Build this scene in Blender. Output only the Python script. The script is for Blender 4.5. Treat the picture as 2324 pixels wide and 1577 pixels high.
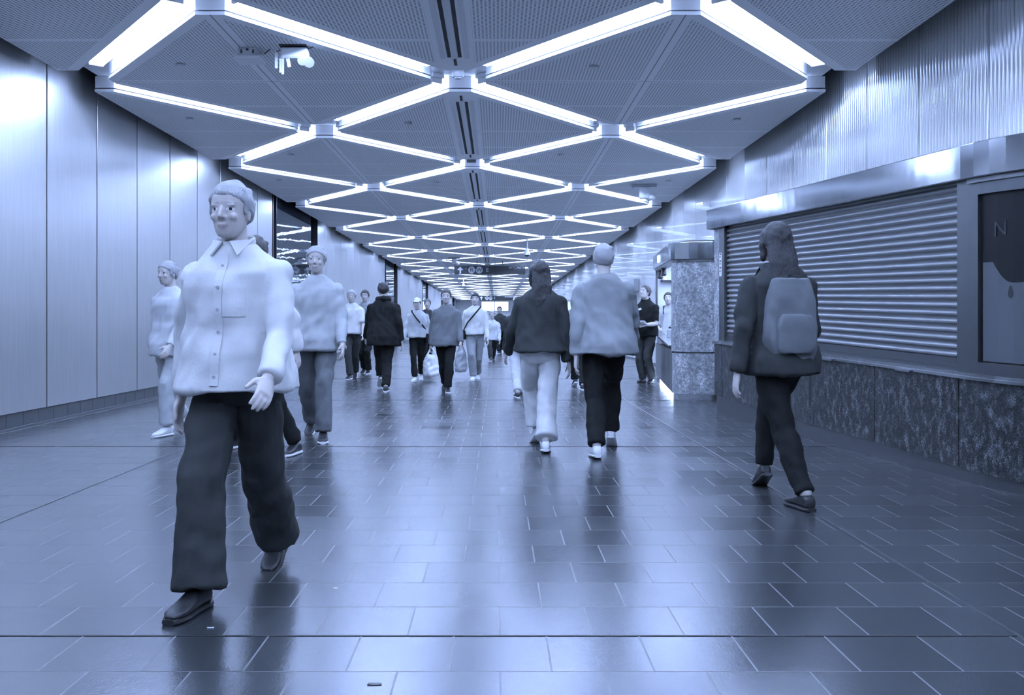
import bpy, bmesh, math, random
import numpy as np
from mathutils import Vector, Matrix, noise

for o in list(bpy.data.objects):
    bpy.data.objects.remove(o, do_unlink=True)
SC = bpy.context.scene
COL = SC.collection
V = Vector
PI = math.pi
random.seed(7)

# ------------------------------------------------------------------ camera
F, VX, VY, CH = 2054.0, 1128.0, 733.0, 1.031          # focal length, vanishing point (px), camera height (m)
cd = bpy.data.cameras.new('camera')
cam = bpy.data.objects.new('camera', cd)
COL.objects.link(cam)
cam.location = (0, 0, CH)
cam.rotation_euler = (PI / 2, 0, 0)
cd.sensor_width = 36.0
cd.lens = F / 2324 * 36
cd.shift_x = (1162 - VX) / 2324
cd.shift_y = -(788.5 - VY) / 2324
cd.clip_end = 300
SC.camera = cam
SC.view_settings.view_transform = 'Standard'
SC.view_settings.look = 'None'
SC.view_settings.gamma = 1.0
SC.view_settings.exposure = 0.5
SC.view_settings.use_curve_mapping = False
SC.cycles.use_denoising = True
SC.cycles.use_adaptive_sampling = True
SC.cycles.adaptive_threshold = 0.03
SC.cycles.max_bounces = 7
SC.cycles.diffuse_bounces = 3
SC.cycles.glossy_bounces = 4
SC.cycles.sample_clamp_indirect = 6
LIGHT_RGB = (0.46, 0.60, 1.0)
TUBE_L = 48.0
w = bpy.data.worlds.new('world')
SC.world = w
w.use_nodes = True
w.node_tree.nodes['Background'].inputs[0].default_value = (0.45, 0.57, 1.0, 1)
w.node_tree.nodes['Background'].inputs[1].default_value = 0.03


# ------------------------------------------------------------------ helpers
def gx(px, Y):
    return (px - VX) / F * Y


def gy(py):
    return F * CH / (py - VY)


def ground(px, py):
    Y = gy(py)
    return gx(px, Y), Y


def tag(o, label=None, cat=None, group=None, kind=None):
    if label: o['label'] = label
    if cat: o['category'] = cat
    if group: o['group'] = group
    if kind: o['kind'] = kind
    return o


def empty(name, loc=(0, 0, 0), rz=0):
    o = bpy.data.objects.new(name, None)
    COL.objects.link(o)
    o.location = loc
    o.rotation_euler = (0, 0, rz)
    o.empty_display_size = 0.1
    return o


def link(name, me, parent=None, loc=None, rot=None):
    o = bpy.data.objects.new(name, me)
    COL.objects.link(o)
    if parent: o.parent = parent
    if loc is not None: o.location = loc
    if rot is not None: o.rotation_euler = rot
    return o


def mk(name, bm, mats, parent=None, smooth=False, bevel=0.0, loc=None):
    bmesh.ops.recalc_face_normals(bm, faces=bm.faces[:])
    if bevel:
        es = [e for e in bm.edges if len(e.link_faces) == 2 and e.calc_face_angle(0) > 0.6]
        bmesh.ops.bevel(bm, geom=es, offset=bevel, segments=2, affect='EDGES', profile=0.5, clamp_overlap=True)
    me = bpy.data.meshes.new(name)
    bm.to_mesh(me)
    bm.free()
    if not isinstance(mats, (list, tuple)): mats = [mats]
    for m in mats: me.materials.append(m)
    if smooth:
        for p in me.polygons: p.use_smooth = True
    return link(name, me, parent, loc)


def box(bm, x0, x1, y0, y1, z0, z1, mi=0, fn=None):
    vs = []
    for z in (z0, z1):
        for (x, y) in ((x0, y0), (x1, y0), (x1, y1), (x0, y1)):
            p = V((x, y, z))
            vs.append(bm.verts.new(fn(p) if fn else p))
    for idx in ((0, 1, 2, 3), (4, 5, 6, 7), (0, 1, 5, 4), (1, 2, 6, 5), (2, 3, 7, 6), (3, 0, 4, 7)):
        f = bm.faces.new([vs[i] for i in idx])
        f.material_index = mi
    return vs


def prism(bm, pts, z0, z1, mi=0, fn=None, mi_bot=None):
    a = [bm.verts.new(fn(V((p[0], p[1], z0))) if fn else (p[0], p[1], z0)) for p in pts]
    b = [bm.verts.new(fn(V((p[0], p[1], z1))) if fn else (p[0], p[1], z1)) for p in pts]
    n = len(pts)
    f = bm.faces.new(a); f.material_index = mi if mi_bot is None else mi_bot
    f = bm.faces.new(b); f.material_index = mi
    for i in range(n):
        f = bm.faces.new((a[i], a[(i + 1) % n], b[(i + 1) % n], b[i]))
        f.material_index = mi


def cyl(bm, p0, p1, r0, r1=None, seg=16, mi=0):
    r1 = r0 if r1 is None else r1
    p0, p1 = V(p0), V(p1)
    t = (p1 - p0).normalized()
    u = t.orthogonal().normalized()
    v = t.cross(u)
    A, B = [], []
    for i in range(seg):
        a = 2 * PI * i / seg
        d = u * math.cos(a) + v * math.sin(a)
        A.append(bm.verts.new(p0 + d * r0))
        B.append(bm.verts.new(p1 + d * r1))
    bm.faces.new(A).material_index = mi
    bm.faces.new(B).material_index = mi
    for i in range(seg):
        bm.faces.new((A[i], A[(i + 1) % seg], B[(i + 1) % seg], B[i])).material_index = mi


def loft(bm, rings, mi=0):
    R = [[bm.verts.new(p) for p in r] for r in rings]
    n = len(R[0])
    for a, b in zip(R, R[1:]):
        for i in range(n):
            bm.faces.new((a[i], a[(i + 1) % n], b[(i + 1) % n], b[i])).material_index = mi
    bm.faces.new(R[0]).material_index = mi
    bm.faces.new(R[-1]).material_index = mi


def oval(c, u, v, a, b, n=18, e=2.0):
    out = []
    for i in range(n):
        t = 2 * PI * i / n
        ct, st = math.cos(t), math.sin(t)
        x = math.copysign(abs(ct) ** (2 / e), ct)
        y = math.copysign(abs(st) ** (2 / e), st)
        out.append(c + u * (a * x) + v * (b * y))
    return out


def tube(bm, pts, rad, ref=V((1, 0, 0)), seg=14, e=2.0, round_ends=(True, True), mi=0):
    """a tapering limb through pts; rad entries are r or (a, b)"""
    pts = [V(p) for p in pts]
    rad = [r if isinstance(r, (tuple, list)) else (r, r) for r in rad]
    rings = []
    n = len(pts)
    for i in range(n):
        if i == 0: t = pts[1] - pts[0]
        elif i == n - 1: t = pts[-1] - pts[-2]
        else: t = (pts[i + 1] - pts[i]).normalized() + (pts[i] - pts[i - 1]).normalized()
        t.normalize()
        u = ref - t * ref.dot(t)
        if u.length < 1e-3: u = t.orthogonal()
        u.normalize()
        v = t.cross(u)
        a, b = rad[i]
        if i == 0 and round_ends[0]:
            m = min(a, b)
            rings.append(oval(pts[0] - t * m * .85, u, v, a * .35, b * .35, seg, e))
            rings.append(oval(pts[0] - t * m * .5, u, v, a * .8, b * .8, seg, e))
        rings.append(oval(pts[i], u, v, a, b, seg, e))
        if i == n - 1 and round_ends[1]:
            m = min(a, b)
            rings.append(oval(pts[-1] + t * m * .5, u, v, a * .8, b * .8, seg, e))
            rings.append(oval(pts[-1] + t * m * .85, u, v, a * .35, b * .35, seg, e))
    loft(bm, rings, mi)


def ball(bm, c, r, mi=0, seg=16, rings=10, M=None):
    c = V(c)
    r = r if isinstance(r, (tuple, list)) else (r, r, r)
    rr = []
    for j in range(rings + 1):
        a = PI * j / rings
        a = min(max(a, .08), PI - .08)
        rg = []
        for i in range(seg):
            b = 2 * PI * i / seg
            d = V((r[0] * math.sin(a) * math.cos(b), r[1] * math.sin(a) * math.sin(b), r[2] * math.cos(a)))
            if M: d = M @ d
            rg.append(c + d)
        rr.append(rg)
    loft(bm, rr, mi)


# ------------------------------------------------------------------ materials
MATS = {}


def mat(name, rgb, rough=0.5, metal=0.0, var=0.0, var_scale=4.0, stretch=(1, 1, 1), bump=0.0, bump_scale=30.0, spec=0.5,
        bump_stretch=None, coat=0.0):
    if name in MATS: return MATS[name]
    m = bpy.data.materials.new(name)
    m.use_nodes = True
    nt = m.node_tree
    b = nt.nodes['Principled BSDF']
    b.inputs['Base Color'].default_value = (*rgb, 1)
    b.inputs['Roughness'].default_value = rough
    b.inputs['Metallic'].default_value = metal
    b.inputs['Specular IOR Level'].default_value = spec
    b.inputs['Coat Weight'].default_value = coat
    tc = None
    if var or bump:
        tc = nt.nodes.new('ShaderNodeTexCoord')
    if var:
        mp = nt.nodes.new('ShaderNodeMapping')
        mp.inputs['Scale'].default_value = stretch
        nt.links.new(tc.outputs['Object'], mp.inputs[0])
        nz = nt.nodes.new('ShaderNodeTexNoise')
        nz.inputs['Scale'].default_value = var_scale
        nz.inputs['Detail'].default_value = 5
        nt.links.new(mp.outputs[0], nz.inputs['Vector'])
        mx = nt.nodes.new('ShaderNodeMix'); mx.data_type = 'RGBA'
        mx.inputs[6].default_value = tuple(max(0, c * (1 - var)) for c in rgb) + (1,)
        mx.inputs[7].default_value = tuple(min(1, c * (1 + var)) for c in rgb) + (1,)
        nt.links.new(nz.outputs[0], mx.inputs[0])
        nt.links.new(mx.outputs[2], b.inputs['Base Color'])
    if bump:
        mp = nt.nodes.new('ShaderNodeMapping')
        mp.inputs['Scale'].default_value = bump_stretch or (1, 1, 1)
        nt.links.new(tc.outputs['Object'], mp.inputs[0])
        nz = nt.nodes.new('ShaderNodeTexNoise')
        nz.inputs['Scale'].default_value = bump_scale
        nz.inputs['Detail'].default_value = 3
        nt.links.new(mp.outputs[0], nz.inputs['Vector'])
        bp = nt.nodes.new('ShaderNodeBump')
        bp.inputs['Strength'].default_value = bump
        bp.inputs['Distance'].default_value = 0.02
        nt.links.new(nz.outputs[0], bp.inputs['Height'])
        nt.links.new(bp.outputs[0], b.inputs['Normal'])
    MATS[name] = m
    return m


def emit(name, rgb, s):
    m = bpy.data.materials.new(name)
    m.use_nodes = True
    b = m.node_tree.nodes['Principled BSDF']
    b.inputs['Base Color'].default_value = (*[min(1, c) for c in rgb], 1)
    b.inputs['Emission Color'].default_value = (*rgb, 1)
    b.inputs['Emission Strength'].default_value = s
    MATS[name] = m
    return m


class NT:
    """small wrapper for math-heavy node trees"""
    def __init__(s, m):
        m.use_nodes = True
        s.nt = m.node_tree
        s.b = s.nt.nodes['Principled BSDF']

    def m(s, op, a, b=None, c=None):
        n = s.nt.nodes.new('ShaderNodeMath'); n.operation = op
        for i, v in enumerate((a, b, c)):
            if v is None: continue
            if isinstance(v, (int, float)): n.inputs[i].default_value = v
            else: s.nt.links.new(v, n.inputs[i])
        return n.outputs[0]

    def xyz(s):
        tc = s.nt.nodes.new('ShaderNodeTexCoord')
        sp = s.nt.nodes.new('ShaderNodeSeparateXYZ')
        s.nt.links.new(tc.outputs['Object'], sp.inputs[0])
        s.tc = tc
        return sp.outputs

    def mix(s, f, a, b):
        n = s.nt.nodes.new('ShaderNodeMix'); n.data_type = 'RGBA'
        for i, v in ((0, f), (6, a), (7, b)):
            if isinstance(v, (int, float)): n.inputs[i].default_value = v
            elif isinstance(v, tuple): n.inputs[i].default_value = (*v, 1)
            else: s.nt.links.new(v, n.inputs[i])
        return n.outputs[2]

    def noise(s, scale, detail=4, vec=None, stretch=None):
        n = s.nt.nodes.new('ShaderNodeTexNoise')
        n.inputs['Scale'].default_value = scale
        n.inputs['Detail'].default_value = detail
        v = s.tc.outputs['Object']
        if stretch:
            mp = s.nt.nodes.new('ShaderNodeMapping')
            mp.inputs['Scale'].default_value = stretch
            s.nt.links.new(v, mp.inputs[0])
            v = mp.outputs[0]
        s.nt.links.new(v, n.inputs['Vector'])
        return n.outputs[0]

    def bump(s, h, strength, dist=.01):
        n = s.nt.nodes.new('ShaderNodeBump')
        n.inputs['Strength'].default_value = strength
        n.inputs['Distance'].default_value = dist
        s.nt.links.new(h, n.inputs['Height'])
        s.nt.links.new(n.outputs[0], s.b.inputs['Normal'])


TILE = 0.305


def floor_material():
    m = bpy.data.materials.new('slate_tile')
    n = NT(m)
    x, y, z = n.xyz()
    row = n.m('DIVIDE', n.m('SUBTRACT', y, 2.983), TILE)
    rf = n.m('FLOOR', row)
    odd = n.m('MODULO', n.m('ABSOLUTE', rf), 2.0)
    col = n.m('ADD', n.m('DIVIDE', n.m('SUBTRACT', x, 0.01), TILE), n.m('MULTIPLY', odd, 0.5))
    cf = n.m('FLOOR', col)
    fx = n.m('ABSOLUTE', n.m('SUBTRACT', n.m('FRACT', col), .5))
    fy = n.m('ABSOLUTE', n.m('SUBTRACT', n.m('FRACT', row), .5))
    edge = n.m('MAXIMUM', fx, fy)
    gx_ = n.m('GREATER_THAN', fx, 0.5 - 0.010)
    gy_ = n.m('GREATER_THAN', fy, 0.5 - 0.011)
    joint = n.m('MAXIMUM', gx_, gy_)
    # one random tone per tile
    cv = n.nt.nodes.new('ShaderNodeCombineXYZ')
    n.nt.links.new(cf, cv.inputs[0]); n.nt.links.new(rf, cv.inputs[1])
    wn = n.nt.nodes.new('ShaderNodeTexWhiteNoise')
    n.nt.links.new(cv.outputs[0], wn.inputs['Vector'])
    tone = n.mix(wn.outputs[0], (.018, .021, .022), (.032, .036, .037))
    fine = n.noise(55, 4)
    tone = n.mix(n.m('MULTIPLY', fine, .5), tone, (.05, .055, .056))
    colr = n.mix(joint, tone, n.mix(gy_, (.075, .08, .082), (.012, .013, .0135)))
    n.nt.links.new(colr, n.b.inputs['Base Color'])
    big = n.noise(1.3, 3)
    r = n.m('ADD', n.m('MULTIPLY', wn.outputs[0], .05), n.m('MULTIPLY', big, .08))
    r = n.m('ADD', r, .17)
    r = n.m('ADD', r, n.m('MULTIPLY', joint, .25))
    n.nt.links.new(r, n.b.inputs['Roughness'])
    n.b.inputs['Specular IOR Level'].default_value = 1.0
    n.b.inputs['IOR'].default_value = 1.56
    h = n.m('ADD', n.m('MULTIPLY', n.noise(140, 3), .16), n.m('MULTIPLY', n.noise(16, 3), .25))
    h = n.m('SUBTRACT', h, n.m('MULTIPLY', joint, .5))
    n.bump(h, .38, .006)
    return m


def perf_material(name, seam_x, margin=.19):
    """perforated tray: staggered round holes, plain margins, fine seams"""
    m = bpy.data.materials.new(name)
    n = NT(m)
    x, y, z = n.xyz()
    P = 0.0334
    c = n.m('DIVIDE', x, P)
    cf = n.m('FLOOR', c)
    odd = n.m('MODULO', n.m('ABSOLUTE', cf), 2.0)
    fx = n.m('SUBTRACT', n.m('FRACT', c), .5)
    r = n.m('ADD', n.m('DIVIDE', y, P), n.m('MULTIPLY', odd, .5))
    fy = n.m('SUBTRACT', n.m('FRACT', r), .5)
    d = n.m('SQRT', n.m('ADD', n.m('MULTIPLY', fx, fx), n.m('MULTIPLY', fy, fy)))
    hole = n.m('LESS_THAN', d, .30)
    ax, ay = n.m('ABSOLUTE', x), n.m('ABSOLUTE', y)
    rh = n.m('ADD', n.m('DIVIDE', ax, 1.775), n.m('DIVIDE', ay, 2.24))
    keep = n.m('LESS_THAN', rh, .925)
    keep = n.m('MULTIPLY', keep, n.m('GREATER_THAN', ax, .075 if seam_x else margin))
    keep = n.m('MULTIPLY', keep, n.m('GREATER_THAN', ay, .045))
    keep = n.m('MULTIPLY', keep, n.m('GREATER_THAN', n.m('ABSOLUTE', n.m('SUBTRACT', y, 1.1)), .035))
    hole = n.m('MULTIPLY', hole, keep)
    seam = n.m('LESS_THAN', ay, .004)
    if seam_x: seam = n.m('MAXIMUM', seam, n.m('LESS_THAN', ax, .005))
    base = n.mix(n.noise(3, 3), (.84, .87, .88), (.90, .92, .93))
    colr = n.mix(hole, base, (.22, .235, .245))
    colr = n.mix(seam, colr, (.12, .13, .14))
    n.nt.links.new(colr, n.b.inputs['Base Color'])
    n.b.inputs['Roughness'].default_value = .5
    return m


def granite_material(name, a, b, c, scale=26):
    m = bpy.data.materials.new(name)
    n = NT(m)
    n.xyz()
    n1 = n.noise(scale, 6)
    n2 = n.noise(scale * .35, 4, stretch=(1, 1, .6))
    f = n.m('MULTIPLY', n.m('SUBTRACT', n1, .40), 3.2)
    col = n.mix(f, a, b)
    g = n.m('MULTIPLY', n.m('SUBTRACT', n.m('MULTIPLY', n.noise(scale * 2.3, 5), n2), .27), 6.0)
    col = n.mix(g, col, c)
    for nd in n.nt.nodes:
        if nd.bl_idname == 'ShaderNodeMix': nd.clamp_factor = True
    n.nt.links.new(col, n.b.inputs['Base Color'])
    n.b.inputs['Roughness'].default_value = .33
    n.bump(n1, .25, .004)
    return m


M_FLOOR = floor_material()
M_PERF = perf_material('perforated_tray', True)
M_PERFC = perf_material('perforated_tray_slot', False)
M_PERFH = perf_material('perforated_half_tray', False, -.01)
M_WHITE = mat('white_enamel', (.62, .64, .66), .4, var=.04)
M_DARK = mat('dark_void', (.035, .037, .036), .8)
M_BLACKMET = mat('black_metal', (.02, .021, .022), .45)
M_TUBE = emit('lamp_tube', LIGHT_RGB, TUBE_L)
M_PANEL = mat('brushed_panel', (.57, .57, .56), .31, .85, var=.12, var_scale=9, stretch=(1, 6, .25), bump=.06, bump_scale=26,
              bump_stretch=(1, 6, .15))
M_FLUTE = mat('fluted_glass', (.62, .63, .62), .15, .35, var=.05, var_scale=2, coat=.4)
M_FLAT = mat('backpainted_glass', (.70, .71, .70), .30, .15, var=.05, var_scale=2, coat=.4)
M_BASE = mat('dark_base_tile', (.05, .055, .055), .35, var=.35, var_scale=6)
M_STEEL = mat('stainless_steel', (.62, .64, .66), .2, 1.0, var=.05, bump=.18, bump_scale=5, bump_stretch=(1, 1, .25))
M_STEELD = mat('satin_steel', (.15, .158, .16), .36, .9, var=.08, var_scale=10)
M_POL = mat('polished_steel', (.5, .52, .53), .12, 1.0, bump=.22, bump_scale=1.7, bump_stretch=(1, 1, .5))
M_SHUT = mat('shutter_slat', (.24, .25, .252), .38, .35, var=.12, var_scale=4)
M_MIRROR = mat('dark_mirror', (.34, .37, .40), .03, 1.0, bump=.10, bump_scale=1.6, bump_stretch=(1, 1, 2.2))
M_GRAN = granite_material('dark_granite', (.014, .016, .0155), (.042, .046, .046), (.20, .215, .22), 60)
M_GRANL = granite_material('mottled_granite_lit', (.17, .18, .185), (.40, .42, .43), (.75, .77, .78), 24)  # same granite made paler: the light on it is put into the colour
M_SIGN = mat('sign_black', (.02, .021, .023), .35)
M_SIGNW = mat('sign_white', (.85, .87, .9), .5)
M_SIGNG = mat('sign_grey', (.4, .42, .44), .5)
M_PLASTIC = mat('white_plastic', (.78, .8, .82), .4)
M_GREYPL = mat('grey_plastic', (.36, .38, .40), .45)

# ------------------------------------------------------------------ setting
XL, XR = -4.62, 3.87
Y0, Y1 = -7.0, 102.0
CX = -0.41
ZC = CH + 2.57
LP, WP = 5.01, 3.97            # diamond length along the passage, width across it
NODE = 9.63                    # a node on the centre line


def struct(name, bm, mats, parent=None, **k):
    o = mk(name, bm, mats, parent, **k)
    if parent is None: o['kind'] = 'structure'
    return o


bm = bmesh.new(); box(bm, XL - .4, XR + .4, Y0, Y1 + .3, -.2, 0)
floor = struct('floor', bm, M_FLOOR)

# thin metal movement joints in the floor
def trim(i, x0, x1, y0, y1, m, z=.0025):
    bm = bmesh.new(); box(bm, x0, x1, y0, y1, -.01, z)
    struct('trim_%d' % i, bm, m)


trim(1, 1.712, 1.728, Y0 + .2, Y1 - .2, M_STEELD)
trim(2, -2.578, -2.562, Y0 + .2, Y1 - .2, M_STEELD)
ti = 3
yy = 2.983 - 4.575
while yy < 60:
    trim(ti, XL + .15, XR - .1, yy - .004, yy + .004, M_BLACKMET, .002)
    yy += 4.575; ti += 1

# ceiling: recessed slab, dark void at the walls, hung perforated trays
bm = bmesh.new()
box(bm, CX - 4.02, CX + 4.02, Y0, Y1, ZC + .175, ZC + .30, 0)
box(bm, XL - .4, XR + .4, Y0, Y1, ZC + .62, ZC + .75, 1)
ceiling = struct('ceiling', bm, [M_WHITE, M_DARK])

A_, B_ = 1.775, 2.24
OCT = [(.125, B_ * (1 - .125 / A_)), (A_ * (1 - .1 / B_), .1)]
OCT = [OCT[0], OCT[1], (OCT[1][0], -.1), (.125, -OCT[0][1]), (-.125, -OCT[0][1]), (-OCT[1][0], -.1), (-OCT[1][0], .1), (-.125, OCT[0][1])]


def clip_x(pts, xm):
    out = []
    for i, p in enumerate(pts):
        q = pts[(i + 1) % len(pts)]
        if p[0] <= xm: out.append(p)
        if (p[0] <= xm) != (q[0] <= xm):
            t = (xm - p[0]) / (q[0] - p[0])
            out.append((xm, p[1] + t * (q[1] - p[1])))
    return out


def inset(pts, d):
    cx = sum(p[0] for p in pts) / len(pts); cy = sum(p[1] for p in pts) / len(pts)
    out = []
    n = len(pts)
    for i in range(n):
        a, b, c = V(pts[i - 1]), V(pts[i]), V(pts[(i + 1) % n])
        e1, e2 = (b - a).normalized(), (c - b).normalized()
        n1, n2 = V((-e1.y, e1.x)), V((-e2.y, e2.x))
        if n1.dot(V((cx, cy)) - b) < 0: n1, n2 = -n1, -n2
        nn = (n1 + n2).normalized()
        q = b + nn * (d / max(.35, nn.dot(n1)))
        out.append((q.x, q.y))
    return out


def tray_mesh(name, pts, m):
    bm = bmesh.new()
    prism(bm, pts, 0, .03, 1, mi_bot=0)
    prism(bm, inset(pts, .03), .03, .044, 2)
    prism(bm, inset(pts, .004), .044, .173, 1)
    bmesh.ops.recalc_face_normals(bm, faces=bm.faces[:])
    me = bpy.data.meshes.new(name)
    bm.to_mesh(me); bm.free()
    for x in (m, M_WHITE, M_BLACKMET): me.materials.append(x)
    return me


def slot_mesh():
    """two dark slots with a bright rib between them, short slots at the tips"""
    bm = bmesh.new()
    for s in (-1, 1):
        box(bm, s * .052 - .017, s * .052 + .017, -1.62, 1.62, -.004, .004, 0)
    for yc in (-1.79, 1.79):
        box(bm, -.014, .014, yc - .11, yc + .11, -.004, .004, 0)
    for s in (-1, 1):
        box(bm, s * .115 - .022, s * .115 + .022, -1.66, 1.66, -.007, .003, 1)
    box(bm, -.03, .03, -1.66, 1.66, -.007, .003, 1)
    me = bpy.data.meshes.new('linear_slot')
    bmesh.ops.recalc_face_normals(bm, faces=bm.faces[:])
    bm.to_mesh(me); bm.free()
    for x in (M_DARK, M_WHITE): me.materials.append(x)
    return me


ME_TRAY = tray_mesh('ceiling_panel', OCT, M_PERF)
ME_TRAYC = tray_mesh('ceiling_panel', OCT, M_PERFC)
HALF = clip_x(OCT, .09)
ME_TRAYR = tray_mesh('ceiling_panel', HALF, M_PERFH)
ME_TRAYL = tray_mesh('ceiling_panel', [(-x, y) for x, y in HALF], M_PERFH)
ME_SLOT = slot_mesh()
j0, j1 = -3, 19
for j in range(j0, j1):
    yc = NODE + LP * j
    for k in (-1, 1):
        link('ceiling_panel', ME_TRAY, ceiling, (CX + k * WP / 2, yc, ZC))
    ym = yc + LP / 2
    p = link('ceiling_panel', ME_TRAYC, ceiling, (CX, ym, ZC))
    link('linear_slot', ME_SLOT, p, (0, 0, 0))
    link('ceiling_panel', ME_TRAYR, ceiling, (CX + WP, ym, ZC))
    link('ceiling_panel', ME_TRAYL, ceiling, (CX - WP, ym, ZC))

# walls
PW = 1.1665                     # wall panel width
PY0 = 9.29                      # one joint of the left wall
ZB = 0.17                       # bottom edge of the left panels


def backing(name, x0, x1):
    bm = bmesh.new(); box(bm, x0, x1, Y0, Y1, 0, ZC + .62)
    return struct(name, bm, M_DARK)


wall_left = backing('wall_left', XL - .4, XL - .12)
wall_right = backing('wall_right', XR + .06, XR + .4)
bm = bmesh.new(); box(bm, -.0, .06, .013, PW - .013, ZB, ZC + .6)
me_wp = None
o = mk('wall_panel', bm, M_PANEL, wall_left, bevel=.004); me_wp = o.data
COL.objects.unlink(o); bpy.data.objects.remove(o)
NICHE = [(18.70, 4), (37.36, 4), (56.03, 4), (74.7, 4)]
niche_spans = []
i = -13
while PY0 + PW * i < Y1 - 1:
    ys = PY0 + PW * i
    if not any(abs(ys - (PY0 + PW * (8 + 16 * q) + PW * d)) < .01 for q in range(5) for d in range(4)):
        link('wall_panel', me_wp, wall_left, (XL - .06, ys, 0))
    i += 1
for q in range(5):
    ys = PY0 + PW * (8 + 16 * q)
    r = empty('wall_niche', (XL, ys, 0))
    r.parent = wall_left
    bm = bmesh.new(); box(bm, XL - .10, XL - .075, ys + .05, ys + 4 * PW - .05, ZB, ZC + .25)
    mk('mirror_panel', bm, M_MIRROR, wall_left)
    bm = bmesh.new()
    for (a, b) in ((ys + .01, ys + .06), (ys + .30, ys + .33), (ys + 4 * PW - .06, ys + 4 * PW - .01)):
        box(bm, XL - .10, XL + .01, a, b, ZB, ZC + .25)
    mk('niche_post', bm, M_BLACKMET, wall_left)
    bpy.data.objects.remove(r)
# joints show dark: a strip behind the panels is the wall backing itself
bm = bmesh.new()
yy = Y0
while yy < Y1:
    box(bm, XL - .12, XL - .02, yy + .003, yy + .302, .035, ZB - .004)
    yy += .305
struct('baseboard_left', bm, M_BASE)
bm = bmesh.new(); box(bm, XL - .02, XL + .012, Y0, Y1, .012, .034); box(bm, XL - .02, XL + .05, Y0, Y1, 0, .012)
struct('trim_40', bm, M_STEELD, bevel=.003)

# right wall: fluted panels near, flat glass panels further along
RY0 = 2054 * XR / 1119.0        # a joint
NR = 20
bm = bmesh.new()
prof = []
for k in range(NR):
    for q in range(8):
        t = q / 8
        yq = .016 + (PW - .032) * (k + t) / NR
        prof.append((-.024 * math.sin(PI * t) ** .7 if q else 0.03, yq))
prof.append((0.03, PW - .016))
va = [bm.verts.new((x, y, .05)) for x, y in prof]
vb = [bm.verts.new((x, y, ZC + .6)) for x, y in prof]
for a in range(len(prof) - 1):
    bm.faces.new((va[a], va[a + 1], vb[a + 1], vb[a])).smooth = True
me_fl = bpy.data.meshes.new('wall_panel'); bm.to_mesh(me_fl); bm.free(); me_fl.materials.append(M_FLUTE)
bm = bmesh.new(); box(bm, 0, .05, .006, PW - .006, .05, ZC + .6)
o = mk('wall_panel', bm, M_FLAT, bevel=.003); me_flat = o.data; bpy.data.objects.remove(o)
i = -11
while RY0 + PW * i < Y1 - 1:
    ys = RY0 + PW * i
    link('wall_panel', me_fl if i < 6 else me_flat, wall_right, (XR, ys, 0))
    i += 1
bm = bmesh.new(); box(bm, XR - .02, XR + .05, Y0, Y1, 0, .05)
struct('baseboard_right', bm, M_STEELD)
bm = bmesh.new(); box(bm, XL - .4, XR + .4, Y1, Y1 + .2, 0, ZC + .6)
struct('wall_far', bm, mat('white_paint', (.8, .82, .84), .6))
bm = bmesh.new(); box(bm, XL - .4, XR + .4, Y0 - .2, Y0, 0, ZC + .6)
struct('wall_back', bm, mat('grey_paint', (.35, .36, .38), .6))

# ------------------------------------------------------------------ strip lights
EDGE = math.hypot(WP / 2, LP / 2)
ANG = math.atan2(LP / 2, WP / 2)
TL = 2.36


def fixture_parts():
    bm = bmesh.new(); box(bm, -TL / 2 - .05, TL / 2 + .05, -.075, .075, .03, .076)
    bm2 = bmesh.new(); cyl(bm2, (-TL / 2 + .02, 0, 0), (TL / 2 - .02, 0, 0), .02, seg=12)
    bm3 = bmesh.new(); box(bm3, -.014, .014, -.072, .072, -.022, .035)
    out = []
    for n, b, m, sm in (('housing', bm, M_WHITE, False), ('tube', bm2, M_TUBE, True), ('lamp_holder', bm3, M_WHITE, False)):
        o = mk(n, b, m, smooth=sm, bevel=.006 if n != 'tube' else 0)
        out.append(o.data); bpy.data.objects.remove(o)
    return out


ME_HOUS, ME_TUBE, ME_HOLD = fixture_parts()


def ordinal(n):
    s = ['zeroth', 'first', 'second', 'third', 'fourth', 'fifth', 'sixth', 'seventh', 'eighth', 'ninth', 'tenth', 'eleventh', 'twelfth']
    if n < len(s): return s[n]
    return '%d%s' % (n, 'th' if 10 < n % 100 < 14 else {1: 'st', 2: 'nd', 3: 'rd'}.get(n % 10, 'th'))


WHERE = ['beside the brushed panel wall', 'brushed-wall side of the centre slot', 'fluted-wall side of the centre slot',
         'beside the fluted glass wall']
for s in range(-4, 37):
    ya = NODE - LP / 2 + s * LP / 2
    for c in range(4):
        xm = CX + (c - 1.5) * WP / 2
        up = ((s + c) % 2 == 0)
        # nodes: even columns carry a node at NODE + j*LP, odd ones half a period later
        r = empty('strip_light', (xm, ya + LP / 4, ZC + .095), -ANG if up else ANG)
        if s >= 0:
            lab = 'lit twin-tube strip light, %s zigzag row from the camera, %s' % (ordinal(s + 1), WHERE[c])
        else:
            lab = 'lit strip light behind the camera, %s row back, %s' % (ordinal(-s), WHERE[c])
        tag(r, lab, 'light', 'ceiling strip lights')
        link('housing', ME_HOUS, r)
        for q in (-1, 1):
            link('tube', ME_TUBE, r, (0, q * .05, 0))
            link('lamp_holder', ME_HOLD, r, (q * (TL / 2), 0, 0))

# ------------------------------------------------------------------ kiosks
SLOPE = .031                    # the kiosks stand level while the passage floor ramps down


def lev(z, Y):
    return z if z <= .012 else z + SLOPE * (Y - 5.935)


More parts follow.
